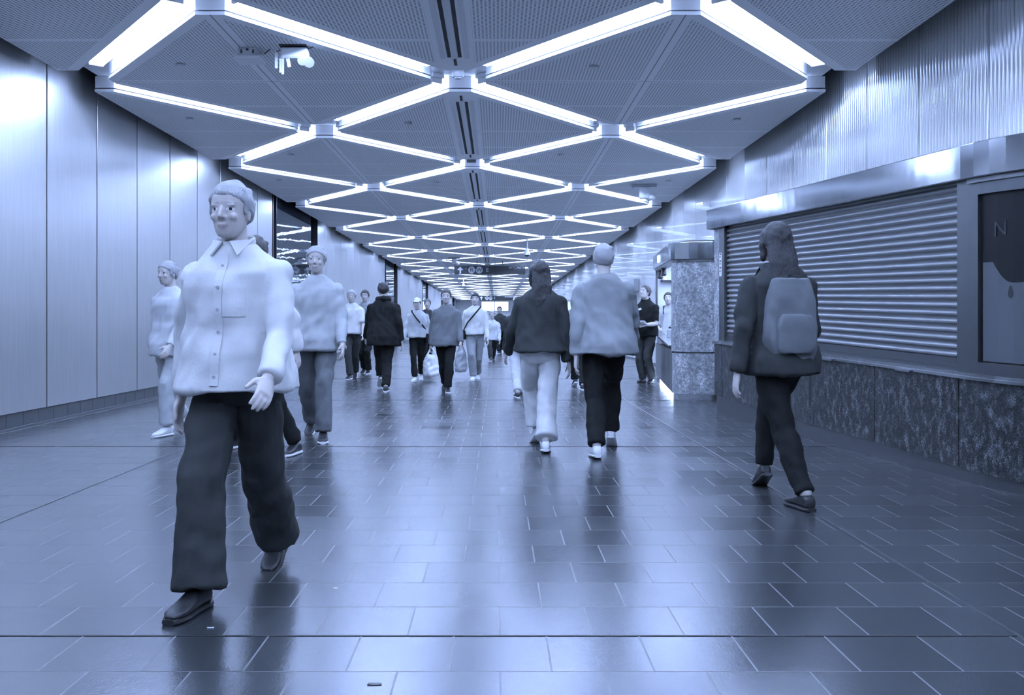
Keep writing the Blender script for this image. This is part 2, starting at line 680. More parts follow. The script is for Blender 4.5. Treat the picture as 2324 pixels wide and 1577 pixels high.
class Path:
    """plan outline of a kiosk front; t > 0 goes into the kiosk"""
    def __init__(s, pts):
        s.p = [V((a, b)) for a, b in pts]
        s.d = [0.0]
        for a, b in zip(s.p, s.p[1:]): s.d.append(s.d[-1] + (b - a).length)

    def pos(s, q, t, z, level=True):
        i = 0
        while i < len(s.p) - 2 and q > s.d[i + 1]: i += 1
        a, b = s.p[i], s.p[i + 1]
        L = s.d[i + 1] - s.d[i]
        f = (q - s.d[i]) / L
        tg = (b - a).normalized()
        ta = ((a - s.p[i - 1]).normalized() + tg).normalized() if i > 0 else tg
        tb = ((s.p[i + 2] - b).normalized() + tg).normalized() if i < len(s.p) - 2 else tg
        tt = ta.lerp(tb, min(1, max(0, f)))
        tt.normalize()
        c = a + (b - a) * f + V((-tt.y, tt.x)) * t
        return V((c.x, c.y, lev(z, c.y) if level else z))

    def cuts(s, a, b):
        return [a] + [x for x in s.d if a + 1e-4 < x < b - 1e-4] + [b]

    def strip(s, bm, a, b, t0, t1, z0, z1, mi=0, level=True):
        rings = []
        for q in s.cuts(a, b):
            rings.append([s.pos(q, t, z, level) for t, z in ((t0, z0), (t1, z0), (t1, z1), (t0, z1))])
        loft(bm, rings, mi)

    def profile(s, bm, a, b, tz, mi=0):
        """sweep an open (t, z) profile"""
        Q = [[bm.verts.new(s.pos(q, t, z)) for t, z in tz] for q in s.cuts(a, b)]
        for A, B in zip(Q, Q[1:]):
            for k in range(len(tz) - 1):
                f = bm.faces.new((A[k], A[k + 1], B[k + 1], B[k])); f.material_index = mi; f.smooth = True


def arc(c, r, a0, a1, n):
    return [(c[0] + r * math.cos(a0 + (a1 - a0) * i / n), c[1] + r * math.sin(a0 + (a1 - a0) * i / n)) for i in range(n + 1)]


def text_mesh(name, body, size, m, parent=None, M=None, align='CENTER', depth=.002, spacing=1.0):
    cu = bpy.data.curves.new(name, 'FONT')
    cu.body = body; cu.size = size; cu.extrude = depth; cu.align_x = align; cu.align_y = 'CENTER'; cu.space_character = spacing
    t = bpy.data.objects.new('tmp', cu)
    COL.objects.link(t)
    me = bpy.data.meshes.new_from_object(t.evaluated_get(bpy.context.evaluated_depsgraph_get()))
    bpy.data.objects.remove(t)
    me.materials.clear(); me.materials.append(m)
    if M: me.transform(M)
    me.name = name
    return link(name, me, parent)


FACE = Matrix.Rotation(PI / 2, 4, 'X')       # text that faces the camera side (-Y)

# --- kiosk with the rolled-down shutter
dn, nn = V((.1338, -.9910)), V((.9910, .1338))
P0 = V((2.444, 10.18)); S1 = 4.40; R1 = 1.6
pts = [tuple(P0), tuple(P0 + dn * 2.2), tuple(P0 + dn * S1)]
cc = P0 + dn * S1 + nn * R1
for i in range(1, 13):
    th = .9 * i / 12
    q = cc + (dn * math.sin(th) - nn * math.cos(th)) * R1
    pts.append((q.x, q.y))
K1 = Path(pts)
SE = K1.d[-1] - .02
k1 = tag(empty('kiosk', (3.1, 8.0, 0)), 'steel and dark granite kiosk with its roller shutter pulled down', 'kiosk')
inv = V((-3.1, -8.0, 0))


def kmk(name, bm, m, root, off, **k):
    bmesh.ops.translate(bm, verts=bm.verts[:], vec=off)
    return mk(name, bm, m, root, **k)


bm = bmesh.new()
plan = [K1.pos(q, .09, 0)[:2] for q in K1.cuts(.02, SE)]
plan += [(3.80, plan[-1][1] + .02), (3.80, plan[0][1])]
prism(bm, plan, .02, 2.02)
kmk('body', bm, M_BLACKMET, k1, inv)
bm = bmesh.new(); K1.strip(bm, .01, SE, .025, .10, 0, .085)
kmk('plinth', bm, M_STEELD, k1, inv)
JN = [.0, .23, 1.24, 2.26, 3.29, 4.30, 5.05, SE]
for a, b in zip(JN, JN[1:]):
    bm = bmesh.new(); K1.strip(bm, a + .005, b - .005, 0, .10, .09, .672)
    kmk('granite_panel', bm, M_GRAN, k1, inv)
bm = bmesh.new(); K1.strip(bm, -.01, SE, -.025, .12, .674, .692); K1.strip(bm, .16, SE, -.012, .12, .692, .715)
kmk('counter_edge', bm, M_STEEL, k1, inv)
bm = bmesh.new(); K1.strip(bm, 0, .145, 0, .12, .70, 1.95)
kmk('pilaster', bm, M_GRANL, k1, inv)
for a, b in ((.148, .30), (4.285, 4.42)):
    bm = bmesh.new(); K1.strip(bm, a, b, -.004, .10, .70, 1.955)
    kmk('frame_post', bm, M_STEELD, k1, inv, bevel=.004)
# shutter curtain: interlocking curved slats
NS = 21; ZS0, ZS1 = .80, 1.955
p_ = (ZS1 - ZS0) / NS
tz = []
for k in range(NS):
    z0 = ZS0 + k * p_
    for f, t in ((0, .054), (.045, .038), (.09, .052), (.15, .024), (.58, .034), (.70, .046), (.86, .052)):
        tz.append((t, z0 + f * p_))
tz.append((.052, ZS1))
bm = bmesh.new(); K1.profile(bm, .30, 4.285, tz)
sh = kmk('shutter', bm, M_SHUT, k1, inv)
bm = bmesh.new(); K1.strip(bm, .302, 4.283, .018, .06, .716, .80); K1.strip(bm, .302, 4.283, .012, .03, .742, .752)
kmk('bottom_bar', bm, M_STEELD, sh, V((0, 0, 0)) + inv)
for q in (2.62, 3.72):
    bm = bmesh.new(); K1.strip(bm, q - .09, q + .09, -.04, -.02, .668, .686)
    kmk('latch', bm, M_STEEL, k1, inv)
# header
bm = bmesh.new(); K1.strip(bm, -.09, SE, -.06, .12, 1.955, 2.175)
kmk('header', bm, M_POL, k1, inv, bevel=.006)
bm = bmesh.new(); K1.strip(bm, 4.42, SE, -.03, .1, 1.925, 1.953)
kmk('vent_strip', bm, M_SHUT, k1, inv)
# sticker on the frame post
bm = bmesh.new(); K1.strip(bm, .17, .235, -.009, -.004, 1.42, 1.68, 0)
for k, zz in enumerate((1.655, 1.625, 1.58, 1.55, 1.505, 1.47)):
    K1.strip(bm, .185, .222 - .012 * (k % 2), -.0105, -.008, zz, zz + .018, 1)
kmk('sticker', bm, [M_SIGNW, M_SIGN], k1, inv)
# poster case round the end
bm = bmesh.new()
for (a, b, z0, z1) in ((4.42, 4.50, .715, 1.925), (5.62, SE, .715, 1.925)): K1.strip(bm, a, b, -.012, .09, z0, z1)
for (z0, z1) in ((.715, .79), (1.85, 1.925)): K1.strip(bm, 4.50, 5.62, -.012, .09, z0, z1)
case = kmk('poster_case', bm, M_STEELD, k1, inv)
M_PB = mat('poster_dark', (.012, .013, .013), .4, spec=.2)
M_PL = mat('poster_pale', (.085, .093, .098), .25)
M_PG = mat('poster_grey', (.03, .033, .034), .25)
bm = bmesh.new()
K1.strip(bm, 4.50, 5.62, .012, .05, .79, 1.85, 0)
# pale lower field with a scalloped dripping edge, a drop and a mug
qs = [4.52 + i * .02 for i in range(54)]
top = [1.42 - .0 if q < 4.60 else 1.42 - .11 * math.sin(min(1, (q - 4.60) / .14) * PI / 2) - .02 * math.sin((q - 4.6) * 9) for q in qs]
for (q0, q1, h0, h1) in zip(qs, qs[1:], top, top[1:]):
    vs = [bm.verts.new(K1.pos(q, .0095, z)) for q, z in ((q0, .80), (q1, .80), (q1, h1), (q0, h0))]
    bm.faces.new(vs).material_index = 1
def flat(poly, t, mi):
    vs = [bm.verts.new(K1.pos(q, t, z)) for q, z in poly]
    bm.faces.new(vs).material_index = mi
flat([(4.735 + .018 * math.sin(a) * (1 - .45 * math.cos(a)), 1.235 + .04 * math.cos(a)) for a in [2 * PI * i / 16 for i in range(16)]], .007, 2)
flat([(4.98, .985), (5.32, .985), (5.34, 1.21), (4.98, 1.21)], .007, 2)
hh = [2 * PI * i / 20 for i in range(20)]
for a, b in zip(hh, hh[1:] + hh[:1]):
    if 1.2 < (a % (2 * PI)) < 5.0:
        flat([(4.98 + .10 * math.cos(a), 1.10 + .085 * math.sin(a)), (4.98 + .10 * math.cos(b), 1.10 + .085 * math.sin(b)),
              (4.98 + .075 * math.cos(b), 1.10 + .062 * math.sin(b)), (4.98 + .075 * math.cos(a), 1.10 + .062 * math.sin(a))], .007, 2)
kmk('poster', bm, [M_PB, M_PL, M_PG], case, inv)
for ch, q, z, sz in (('N', 4.66, 1.62, .13), ('O', 4.94, 1.62, .13), ('O', 5.0, 1.47, .11)):
    c = K1.pos(q, .010, z); c2 = K1.pos(q + .05, .010, z)
    tg = (c2 - c); tg.z = 0; tg.normalize()
    M = Matrix.Translation(c + inv) @ Matrix(((tg.x, 0, tg.y, 0), (tg.y, 0, -tg.x, 0), (0, 1, 0, 0), (0, 0, 0, 1)))
    text_mesh('letter', ch, sz, M_PG, case, M, depth=.003)

# --- open kiosk with the lit service window
F0, C0 = (2.98, 17.0), (2.44, 12.62)
K2 = Path([F0, (2.71, 14.81), C0, (2.445, 12.5), (2.475, 12.40), (2.53, 12.32), (2.61, 12.265), (2.72, 12.23), (2.9, 12.19), (3.3, 12.14), (3.8, 12.12)])
E2 = K2.d[-1] - .01
SC2 = K2.d[2]
k2 = tag(empty('kiosk', (3.1, 13.5, 0)), 'lit granite kiosk with rounded steel-topped corner and open service window', 'kiosk')
inv2 = V((-3.1, -13.5, 0))
bm = bmesh.new()
plan = [K2.pos(q, .12, 0)[:2] for q in K2.cuts(.02, E2)] + [(3.80, 16.96)]
prism(bm, plan, .02, .40)
kmk('body', bm, M_BLACKMET, k2, inv2)
for a, b in ((0.0, .9), (.9, 1.8), (1.8, 2.7), (2.7, 3.6), (3.6, SC2)):
    bm = bmesh.new(); K2.strip(bm, a + .004, b - .004, 0, .10, .062, .44, level=False); K2.strip(bm, a + .004, b - .004, 0, .10, .44, .66, level=False)
    kmk('granite_panel', bm, M_GRAN, k2, inv2)
bm = bmesh.new(); K2.strip(bm, SC2 + .004, E2, 0, .10, .062, .618, level=False)
kmk('granite_panel', bm, M_GRANL, k2, inv2)
bm = bmesh.new(); K2.strip(bm, SC2 + .004, E2, -.012, .10, .64, 1.90, level=False)
kmk('granite_panel', bm, M_GRANL, k2, inv2)
bm = bmesh.new(); K2.strip(bm, SC2, E2, .02, .08, .62, .642, level=False)
K2.strip(bm, SC2 + .86, SC2 + .90, -.02, .05, .64, 1.93, level=False)
kmk('trim_strip', bm, M_STEELD, k2, inv2)
bm = bmesh.new(); K2.strip(bm, 0, E2, .03, .14, 0, .058, level=False)
K2.strip(bm, SC2 + .05, E2, .005, .14, 0, .058, level=False)
kmk('plinth', bm, M_STEEL, k2, inv2)
bm = bmesh.new(); K2.strip(bm, .02, SC2, -.05, .30, .49, .515)
kmk('counter_edge', bm, M_STEEL, k2, inv2, bevel=.003)
bm = bmesh.new(); K2.strip(bm, 0, E2, -.05, .12, 1.70, 1.933)
kmk('header', bm, M_POL, k2, inv2, bevel=.005)
bm = bmesh.new(); K2.strip(bm, 0, E2, -.02, .11, 1.665, 1.70)
kmk('header_channel', bm, M_STEELD, k2, inv2)
for a, b in ((0, .16), (SC2 - .04, SC2 + .01)):
    bm = bmesh.new(); K2.strip(bm, a, b, -.004, .03, .515, 1.70)
    kmk('frame_post', bm, M_STEELD, k2, inv2, bevel=.003)
bm = bmesh.new(); K2.strip(bm, 1.7, 2.2, -.058, -.05, 1.76, 1.87)
kmk('lit_sign', bm, emit('sign_glow', LIGHT_RGB, 6), k2, inv2)
bm = bmesh.new(); K2.strip(bm, 1.2, SC2 + .02, .012, .028, .016, .044, level=False)
kmk('toe_kick_light', bm, emit('toe_glow', LIGHT_RGB, 40), k2, inv2)
# interior: bright far end, roof, lamp panel, shelf brackets
M_INT = mat('kiosk_interior', (.75, .77, .8), .5)
bm = bmesh.new(); box(bm, 2.99, 3.80, 16.90, 16.98, .42, 2.24); box(bm, 3.74, 3.80, 12.3, 16.9, .42, 2.1)
kmk('interior_wall', bm, M_INT, k2, inv2)
bm = bmesh.new(); prism(bm, [K2.pos(q, .10, 0)[:2] for q in K2.cuts(.02, E2)] + [(3.80, 16.96)], 2.12, 2.16)
kmk('roof', bm, M_STEELD, k2, inv2)
bm = bmesh.new(); box(bm, 2.98, 3.5, 13.4, 16.6, 2.085, 2.12)
kmk('lamp_panel', bm, emit('kiosk_lamp', LIGHT_RGB, 9), k2, inv2)
for yy, zz in ((16.3, 1.84), (15.3, 1.84)):
    bm = bmesh.new(); cyl(bm, (2.94 - .12 * (16.3 - yy), yy, zz + .28), (2.94 - .12 * (16.3 - yy), yy, zz + .1), .012); cyl(bm, (2.94 - .12 * (16.3 - yy), yy, zz + .12), (2.93 - .12 * (16.3 - yy), yy - .05, zz), .045)
    kmk('spot_lamp', bm, M_BLACKMET, k2, inv2)
bm = bmesh.new(); box(bm, 3.05, 3.7, 16.74, 16.9, 1.80, 1.825); box(bm, 3.05, 3.7, 16.74, 16.9, 1.10, 1.125)
kmk('shelf', bm, M_BLACKMET, k2, inv2)

GOODS = [('bottle', 3.12, 16.80, 1.125, .03, .22), ('bottle', 3.21, 16.81, 1.125, .03, .24), ('jar', 3.11, 16.80, 1.825, .04, .15),
         ('canister', 2.72, 15.0, None, .05, .17), ('tray', 2.60, 13.2, None, .05, .05)]
labs = ['small clear bottle at the open end of the lit kiosk shelf', 'taller clear bottle behind on the lit kiosk shelf',
        'pale jar on the top shelf inside the lit kiosk', 'grey canister standing on the lit kiosk counter',
        'shallow steel tub on the lit kiosk counter']
for (nm, x, y, z, r, h), lb in zip(GOODS, labs):
    if z is None:
        z = lev(.515, y); x = K2.pos(17.0 - y, .13, 0).x
    root = tag(empty(nm, (x, y, z)), lb, nm)
    bm = bmesh.new(); cyl(bm, (0, 0, 0), (0, 0, h * .7), r, r, 14); cyl(bm, (0, 0, h * .7), (0, 0, h * .85), r, r * .5, 14)
    mk('body', bm, M_GREYPL if nm != 'jar' else M_PLASTIC, root, smooth=False)
    bm = bmesh.new(); cyl(bm, (0, 0, h * .85), (0, 0, h), r * .45, r * .45, 12)
    mk('lid', bm, M_BLACKMET if nm != 'tray' else M_STEEL, root)

# ------------------------------------------------------------------ hanging direction signs
def hanging_sign(Y, xc, z0, z1, wd, label, detail=True):
    r = tag(empty('hanging_sign', (xc, Y, z0)), label, 'sign')
    h = z1 - z0
    bm = bmesh.new(); box(bm, -wd / 2, wd / 2, -.06, .06, 0, h)
    mk('sign_box', bm, M_SIGN, r, bevel=.008)
    bm = bmesh.new(); box(bm, -wd / 2 + .02, wd / 2 - .02, -.064, -.058, h - .045, h - .035)
    mk('white_rule', bm, M_SIGNW, r)
    for s in (-1, 1):
        bm = bmesh.new(); cyl(bm, (s * wd * .18, 0, h - .01), (s * wd * .18, 0, ZC - z0 + .004), .014, seg=8)
        mk('hanger_rod', bm, M_BLACKMET, r)
    zc = h * .45
    bm = bmesh.new()
    def poly(pts, y=-.063):
        a = [bm.verts.new((x, y, z)) for x, z in pts]
        b = [bm.verts.new((x, y + .004, z)) for x, z in pts]
        bm.faces.new(a); bm.faces.new(b)
        n = len(pts)
        for i in range(n): bm.faces.new((a[i], a[(i + 1) % n], b[(i + 1) % n], b[i]))
    ax = -wd * .415
    poly([(ax - .03, zc - .15), (ax + .03, zc - .15), (ax + .03, zc), (ax - .03, zc)])
    poly([(ax - .13, zc), (ax - .03, zc), (ax + .03, zc), (ax + .13, zc), (ax, zc + .14)])
    mk('arrow', bm, M_SIGNW, r)
    bm = bmesh.new()
    wx, wz = -wd * .335, zc + .07
    poly([(wx + .012 * math.cos(a), wz + .04 + .012 * math.sin(a)) for a in [2 * PI * i / 10 for i in range(10)]])
    poly([(wx - .008, wz - .01), (wx + .008, wz - .01), (wx + .008, wz + .025), (wx - .008, wz + .025)])
    for k in range(12):
        a, b = PI * .6 + PI * 1.3 * k / 12, PI * .6 + PI * 1.3 * (k + 1) / 12
        poly([(wx + .03 * math.cos(a), wz - .02 + .03 * math.sin(a)), (wx + .03 * math.cos(b), wz - .02 + .03 * math.sin(b)),
              (wx + .02 * math.cos(b), wz - .02 + .02 * math.sin(b)), (wx + .02 * math.cos(a), wz - .02 + .02 * math.sin(a))])
    poly([(wx, wz - .008), (wx + .035, wz - .04), (wx + .04, wz - .032), (wx + .012, wz + .004)])
    mk('wheelchair_symbol', bm, M_SIGNG, r)
    for ch, x in (('R', -wd * .255), ('W', -wd * .148)):
        bm = bmesh.new()
        poly([(x + .145 * math.cos(a), zc + .145 * math.sin(a)) for a in [2 * PI * i / 28 for i in range(28)]])
        d = mk('route_disc', bm, M_SIGNW, r)
        text_mesh('letter', ch, .25, M_SIGN, d, Matrix.Translation((x, -.0655, zc)) @ FACE)
    text_mesh('lettering', 'E', .24, M_SIGNW, r, Matrix.Translation((-wd * .035, -.062, zc)) @ FACE)
    text_mesh('lettering', 'WTC/PATH', .135, M_SIGNW, r, Matrix.Translation((wd * .385, -.062, zc + .09)) @ FACE)
    return r


hanging_sign(37.6, -.30, 3.05, 3.45, 2.95, 'long black hanging direction sign with arrow and R and W discs, nearer of two')
hanging_sign(72.0, -.1, 2.84, 3.22, 2.75, 'small distant black hanging direction sign near the end of the passage')

# lit opening in the far wall
bm = bmesh.new(); box(bm, -1.75, 1.30, Y1 - .06, Y1 - .03, 2.40, 3.45)
wn = struct('window_1', bm, emit('far_glow', LIGHT_RGB, 3.2))
bm = bmesh.new()
for a in ((-1.80, -1.74, 2.35, 3.5), (1.28, 1.34, 2.35, 3.5), (-.3, -.24, 2.4, 3.45)): box(bm, a[0], a[1], Y1 - .08, Y1 - .001, a[2], a[3])
for a in ((2.34, 2.41), (3.44, 3.5)): box(bm, -1.80, 1.34, Y1 - .08, Y1 - .001, a[0], a[1])
mk('window_frame', bm, M_STEELD, wn)

# ------------------------------------------------------------------ ceiling devices
def at(px, py, z):
    Y = (z - CH) * F / (VY - py)
    return gx(px, Y), Y


x, y = at(567, 138, ZC - .1)
r = tag(empty('wireless_access_point', (x, y, ZC)), 'pale square access point box hung under the ceiling beside the broken lamp', 'access point')
bm = bmesh.new(); box(bm, -.085, .085, -.09, .09, -.075, .001)
a = mk('mount', bm, M_WHITE, r, bevel=.005)
bm = bmesh.new()
for s in (-1, 1): box(bm, s * .055 - .007, s * .055 + .007, -.094, -.088, -.055, -.02)
box(bm, -.012, .012, -.094, -.088, -.03, -.012)
mk('slot', bm, M_BLACKMET, a)
bm = bmesh.new(); box(bm, -.125, .125, -.11, .13, -.105, -.075)
mk('cover', bm, M_PLASTIC, r, bevel=.01)
bm = bmesh.new(); cyl(bm, (.13, .02, -.03), (.20, -.03, 0), .005, seg=6); mk('cable', bm, M_BLACKMET, r)

x, y = at(668, 134, ZC - .12)
r = tag(empty('emergency_light', (x, y, ZC)), 'broken white emergency lamp with strips dangling from the ceiling', 'emergency light')
bm = bmesh.new(); box(bm, -.12, .13, -.05, .07, -.13, -.02)
mk('housing', bm, M_PLASTIC, r, bevel=.02)
bm = bmesh.new(); box(bm, -.13, .12, -.06, .06, -.012, .001); mk('mount', bm, M_BLACKMET, r)
for k, (xx, zz) in enumerate(((.07, -.13), (.13, -.15))):
    bm = bmesh.new(); cyl(bm, (xx, .0, zz + .02), (xx + .02, -.06, zz - .02), .035, .048, 18); mk('lamp_head', bm, M_PLASTIC, r, smooth=False)
for (xx, z0, z1, ww, tl) in ((-.155, -.07, -.22, .013, 0), (-.115, -.13, -.26, .012, 0), (-.095, -.13, -.275, .011, .0), (-.05, -.13, -.21, .016, .035)):
    bm = bmesh.new(); box(bm, -ww, ww, -.052, -.048, 0, z1 - z0)
    o = mk('dangling_strip', bm, M_PLASTIC, r)
    o.location = (xx, 0, z0); o.rotation_euler = (0, -tl * 6, 0)
bm = bmesh.new(); cyl(bm, (-.1, 0, -.02), (-.13, .0, .0), .004, seg=6); cyl(bm, (-.12, -.05, -.05), (-.155, -.05, -.07), .004, seg=6); cyl(bm, (.12, 0, -.03), (.17, .02, 0), .004, seg=6)
mk('wire', bm, M_BLACKMET, r)

DET = [(410, 145, 'smoke detector disc near the broken lamp, under the first brushed-wall diamond'),
       (430, 268, 'smoke detector disc on the half panel beside the brushed wall, nearest the camera'),
       (1347, 150, 'smoke detector disc under the first fluted-wall diamond tray'),
       (1672, 270, 'smoke detector disc on the half panel beside the fluted wall, nearest the camera'),
       (927, 279, 'smoke detector disc beside the centre slot, second diamond from the camera'),
       (660, 350, 'smoke detector disc under the second brushed-wall diamond tray'),
       (633, 408, 'smoke detector disc on the second half panel beside the brushed wall'),
       (1273, 350, 'smoke detector disc under the second fluted-wall diamond tray'),
       (1517, 410, 'smoke detector disc above the white emergency lamp, second fluted-wall half panel'),
       (990, 413, 'smoke detector disc beside the centre slot, third diamond from the camera')]
for px, py, lb in DET:
    x, y = at(px, py, ZC)
    r = tag(empty('smoke_detector', (x, y, ZC)), lb, 'smoke detector', 'smoke detectors on the trays')
    bm = bmesh.new(); cyl(bm, (0, 0, .001), (0, 0, -.012), .048, .048, 24); mk('base', bm, M_GREYPL, r)
    bm = bmesh.new(); cyl(bm, (0, 0, -.012), (0, 0, -.022), .042, .034, 24); mk('cap', bm, M_WHITE, r)

r = tag(empty('ceiling_sensor', (CX, NODE - .12, ZC + .175)), 'white boxed sensor with flared skirt at the first centre crossing', 'sensor')
bm = bmesh.new(); box(bm, -.06, .06, -.05, .05, -.12, 0.001); mk('housing', bm, M_PLASTIC, r, bevel=.006)
bm = bmesh.new(); cyl(bm, (0, 0, -.12), (0, 0, -.165), .068, .055, 20); cyl(bm, (0, 0, -.165), (0, 0, -.18), .04, .035, 16); mk('lens_ring', bm, M_WHITE, r)
r = tag(empty('ceiling_sensor', (CX, NODE + LP - .1, ZC + .175)), 'black boxed sensor at the second centre crossing', 'sensor')
bm = bmesh.new(); box(bm, -.075, .075, -.06, .06, -.16, 0.001); mk('housing', bm, M_BLACKMET, r, bevel=.006)
bm = bmesh.new(); box(bm, -.03, .03, -.066, -.058, -.12, -.06); mk('window', bm, M_SIGNW, r)


def twin_lamp(x, y, z, label, sc=1.0):
    r = tag(empty('emergency_light', (x, y, z)), label, 'emergency light')
    r.scale = (sc, sc, sc)
    bm = bmesh.new(); box(bm, -.22, .22, -.03, .03, -.05, .0); box(bm, -.24, -.20, -.05, .05, -.07, .001); mk('bracket', bm, M_GREYPL, r, bevel=.005)
    bm = bmesh.new(); box(bm, -.10, .10, -.06, .06, -.27, -.05); mk('housing', bm, M_PLASTIC, r, bevel=.025)
    bm = bmesh.new(); ball(bm, (.13, -.03, -.25), (.075, .06, .055)); mk('lamp_head', bm, M_PLASTIC, r, smooth=True)
    return r


x, y = at(1463, 424, ZC - .05)
twin_lamp(x, y, ZC, 'white emergency lamp on a grey bracket above the shuttered kiosk')
twin_lamp(gx(1031, 35.5), 35.5, ZC, 'white emergency lamp at the brushed-wall end of the nearer hanging sign', 1.0)
r = tag(empty('pendant_camera', (gx(1196, 27.5), 27.5, ZC)), 'white pendant dome camera on a thin rod above the long-haired woman', 'camera')
bm = bmesh.new(); cyl(bm, (0, 0, 0.002), (0, 0, -.34), .018, .022, 10); mk('rod', bm, M_PLASTIC, r)
bm = bmesh.new(); cyl(bm, (0, 0, -.30), (0, 0, -.44), .03, .10, 20); cyl(bm, (0, 0, -.44), (0, 0, -.50), .10, .10, 20); mk('shroud', bm, M_PLASTIC, r)
bm = bmesh.new(); ball(bm, (0, 0, -.50), (.075, .075, .055)); mk('dome', bm, M_BLACKMET, r, smooth=True)
r = tag(empty('pendant_camera', (gx(1052, 52), 52, ZC)), 'tiny white pendant camera far along the passage ceiling', 'camera')
bm = bmesh.new(); cyl(bm, (0, 0, 0.002), (0, 0, -.3), .02, .02, 8); cyl(bm, (0, 0, -.3), (0, 0, -.45), .04, .12, 14); mk('shroud', bm, M_PLASTIC, r)

# wall box on the right wall behind the standing worker
r = tag(empty('wall_cabinet', (XR - .06, 25.9, 1.9)), 'grey wall cabinet on the pale glass wall behind the standing worker', 'cabinet')
bm = bmesh.new(); box(bm, -.09, .059, -1.3, 1.3, 0, .34); mk('body', bm, M_GREYPL, r, bevel=.01)
bm = bmesh.new(); box(bm, -.10, .059, -1.5, 1.5, -.07, -.045); mk('rail', bm, M_STEEL, r)
# litter on the floor
def leaf(px, py, sx, label, m):
    x, y = ground(px, py)
    bm = bmesh.new()
    n = 12
    top = [bm.verts.new((sx * math.cos(2 * PI * i / n) * (1 + .2 * math.sin(3 * i)), sx * .45 * math.sin(2 * PI * i / n), .0025 + .001 * math.cos(i))) for i in range(n)]
    bot = [bm.verts.new((v.co.x, v.co.y, .0005)) for v in top]
    bm.faces.new(top); bm.faces.new(bot)
    for i in range(n): bm.faces.new((top[i], top[(i + 1) % n], bot[(i + 1) % n], bot[i]))
    o = mk('paper_scrap', bm, m); o.location = (x, y, 0)
    tag(o, label, 'litter')


leaf(850, 1553, .02, 'dark flattened scrap on the tiles at the bottom edge of the picture', M_BASE)
leaf(478, 1425, .012, 'small pale scrap on the tiles beside the dark joint', M_GREYPL)
leaf(762, 1335, .008, 'tiny white paper speck on the mid-floor tiles', M_PLASTIC)

# ------------------------------------------------------------------ people
def cloth(name, rgb, rough=.85):
    return mat('cloth_' + name, rgb, rough, var=.15, var_scale=7, bump=.07, bump_scale=70, spec=.15)


BLACK = cloth('black', (.012, .013, .012)); CHAR = cloth('charcoal', (.035, .038, .037)); GREY = cloth('grey', (.13, .14, .145))
MIDG = cloth('midgrey', (.22, .235, .245)); PALE = cloth('pale', (.55, .57, .59)); WHITE = cloth('white', (.60, .61, .61))
LIGHTG = cloth('lightgrey', (.38, .40, .41))
SKIN = mat('skin', (.50, .46, .43), .5); SKIND = mat('skin_dark', (.24, .22, .20), .5)
LIP = mat('lips', (.38, .32, .31), .45); EYEW = mat('eye_white', (.75, .76, .77), .3); EYED = mat('eye_dark', (.02, .02, .02), .2)
HAIRB = mat('hair_black', (.012, .012, .012), .5, bump=.5, bump_scale=50, bump_stretch=(4, 4, .6))
HAIRG = mat('hair_grey', (.34, .35, .36), .55, bump=.5, bump_scale=50, bump_stretch=(4, 4, .6))
HAIRM = mat('hair_brown', (.06, .055, .05), .5, bump=.5, bump_scale=50, bump_stretch=(4, 4, .6))
SHOEW = mat('shoe_white', (.74, .76, .77), .5); SHOEB = mat('shoe_black', (.015, .016, .016), .45); SOLEW = mat('sole_white', (.7, .72, .73), .6)


WS = bpy.data.scenes.new('work')


def remesh(bm, name, mats, voxel, smooth=3, fold=0.0, fscale=7.0, seed=0.0, root=None, paint=None):
    bmesh.ops.recalc_face_normals(bm, faces=bm.faces[:])
    me = bpy.data.meshes.new('tmp'); bm.to_mesh(me); bm.free()
    o = bpy.data.objects.new('tmp', me); WS.collection.objects.link(o)
    md = o.modifiers.new('r', 'REMESH'); md.mode = 'VOXEL'; md.voxel_size = voxel; md.use_smooth_shade = True
    if smooth:
        sm = o.modifiers.new('s', 'SMOOTH'); sm.factor = .5; sm.iterations = smooth
    vl = WS.view_layers[0]; vl.update(); dg = vl.depsgraph
    out = bpy.data.meshes.new_from_object(o.evaluated_get(dg))
    bpy.data.objects.remove(o); bpy.data.meshes.remove(me)
    out.name = name
    if fold:
        off = V((seed * 3.1, seed * 1.7, seed))
        nv = len(out.vertices)
        dsp = np.empty(nv)
        for i, v in enumerate(out.vertices):
            p = v.co
            n = noise.noise(V((p.x * fscale, p.y * fscale, p.z * fscale * .55)) + off)
            n2 = noise.noise(V((p.x * fscale * 2.4 + p.z * 5, p.y * fscale * 2.4, p.z * fscale * 1.6)) + off)
            dsp[i] = max(-.3, n + .85 * n2 + .3)
        ed = np.empty(len(out.edges) * 2, dtype=np.int32)
        out.edges.foreach_get('vertices', ed)
        ea, eb = ed[0::2], ed[1::2]
        deg = np.maximum(1, np.bincount(ed, minlength=nv))
        for _ in range(4):
            dsp = .4 * dsp + .6 * (np.bincount(ea, dsp[eb], nv) + np.bincount(eb, dsp[ea], nv)) / deg
        co = np.empty(nv * 3); no = np.empty(nv * 3)
        out.vertices.foreach_get('co', co); out.vertex_normals.foreach_get('vector', no)
        co += (no.reshape(-1, 3) * (fold * 1.25 * dsp)[:, None]).ravel()
        out.vertices.foreach_set('co', co)
    out.materials.clear()
    for m in (mats if isinstance(mats, (list, tuple)) else [mats]): out.materials.append(m)
    for p in out.polygons:
        p.use_smooth = True
        p.material_index = paint(p.center) if paint else 0
    return link(name, out, root)


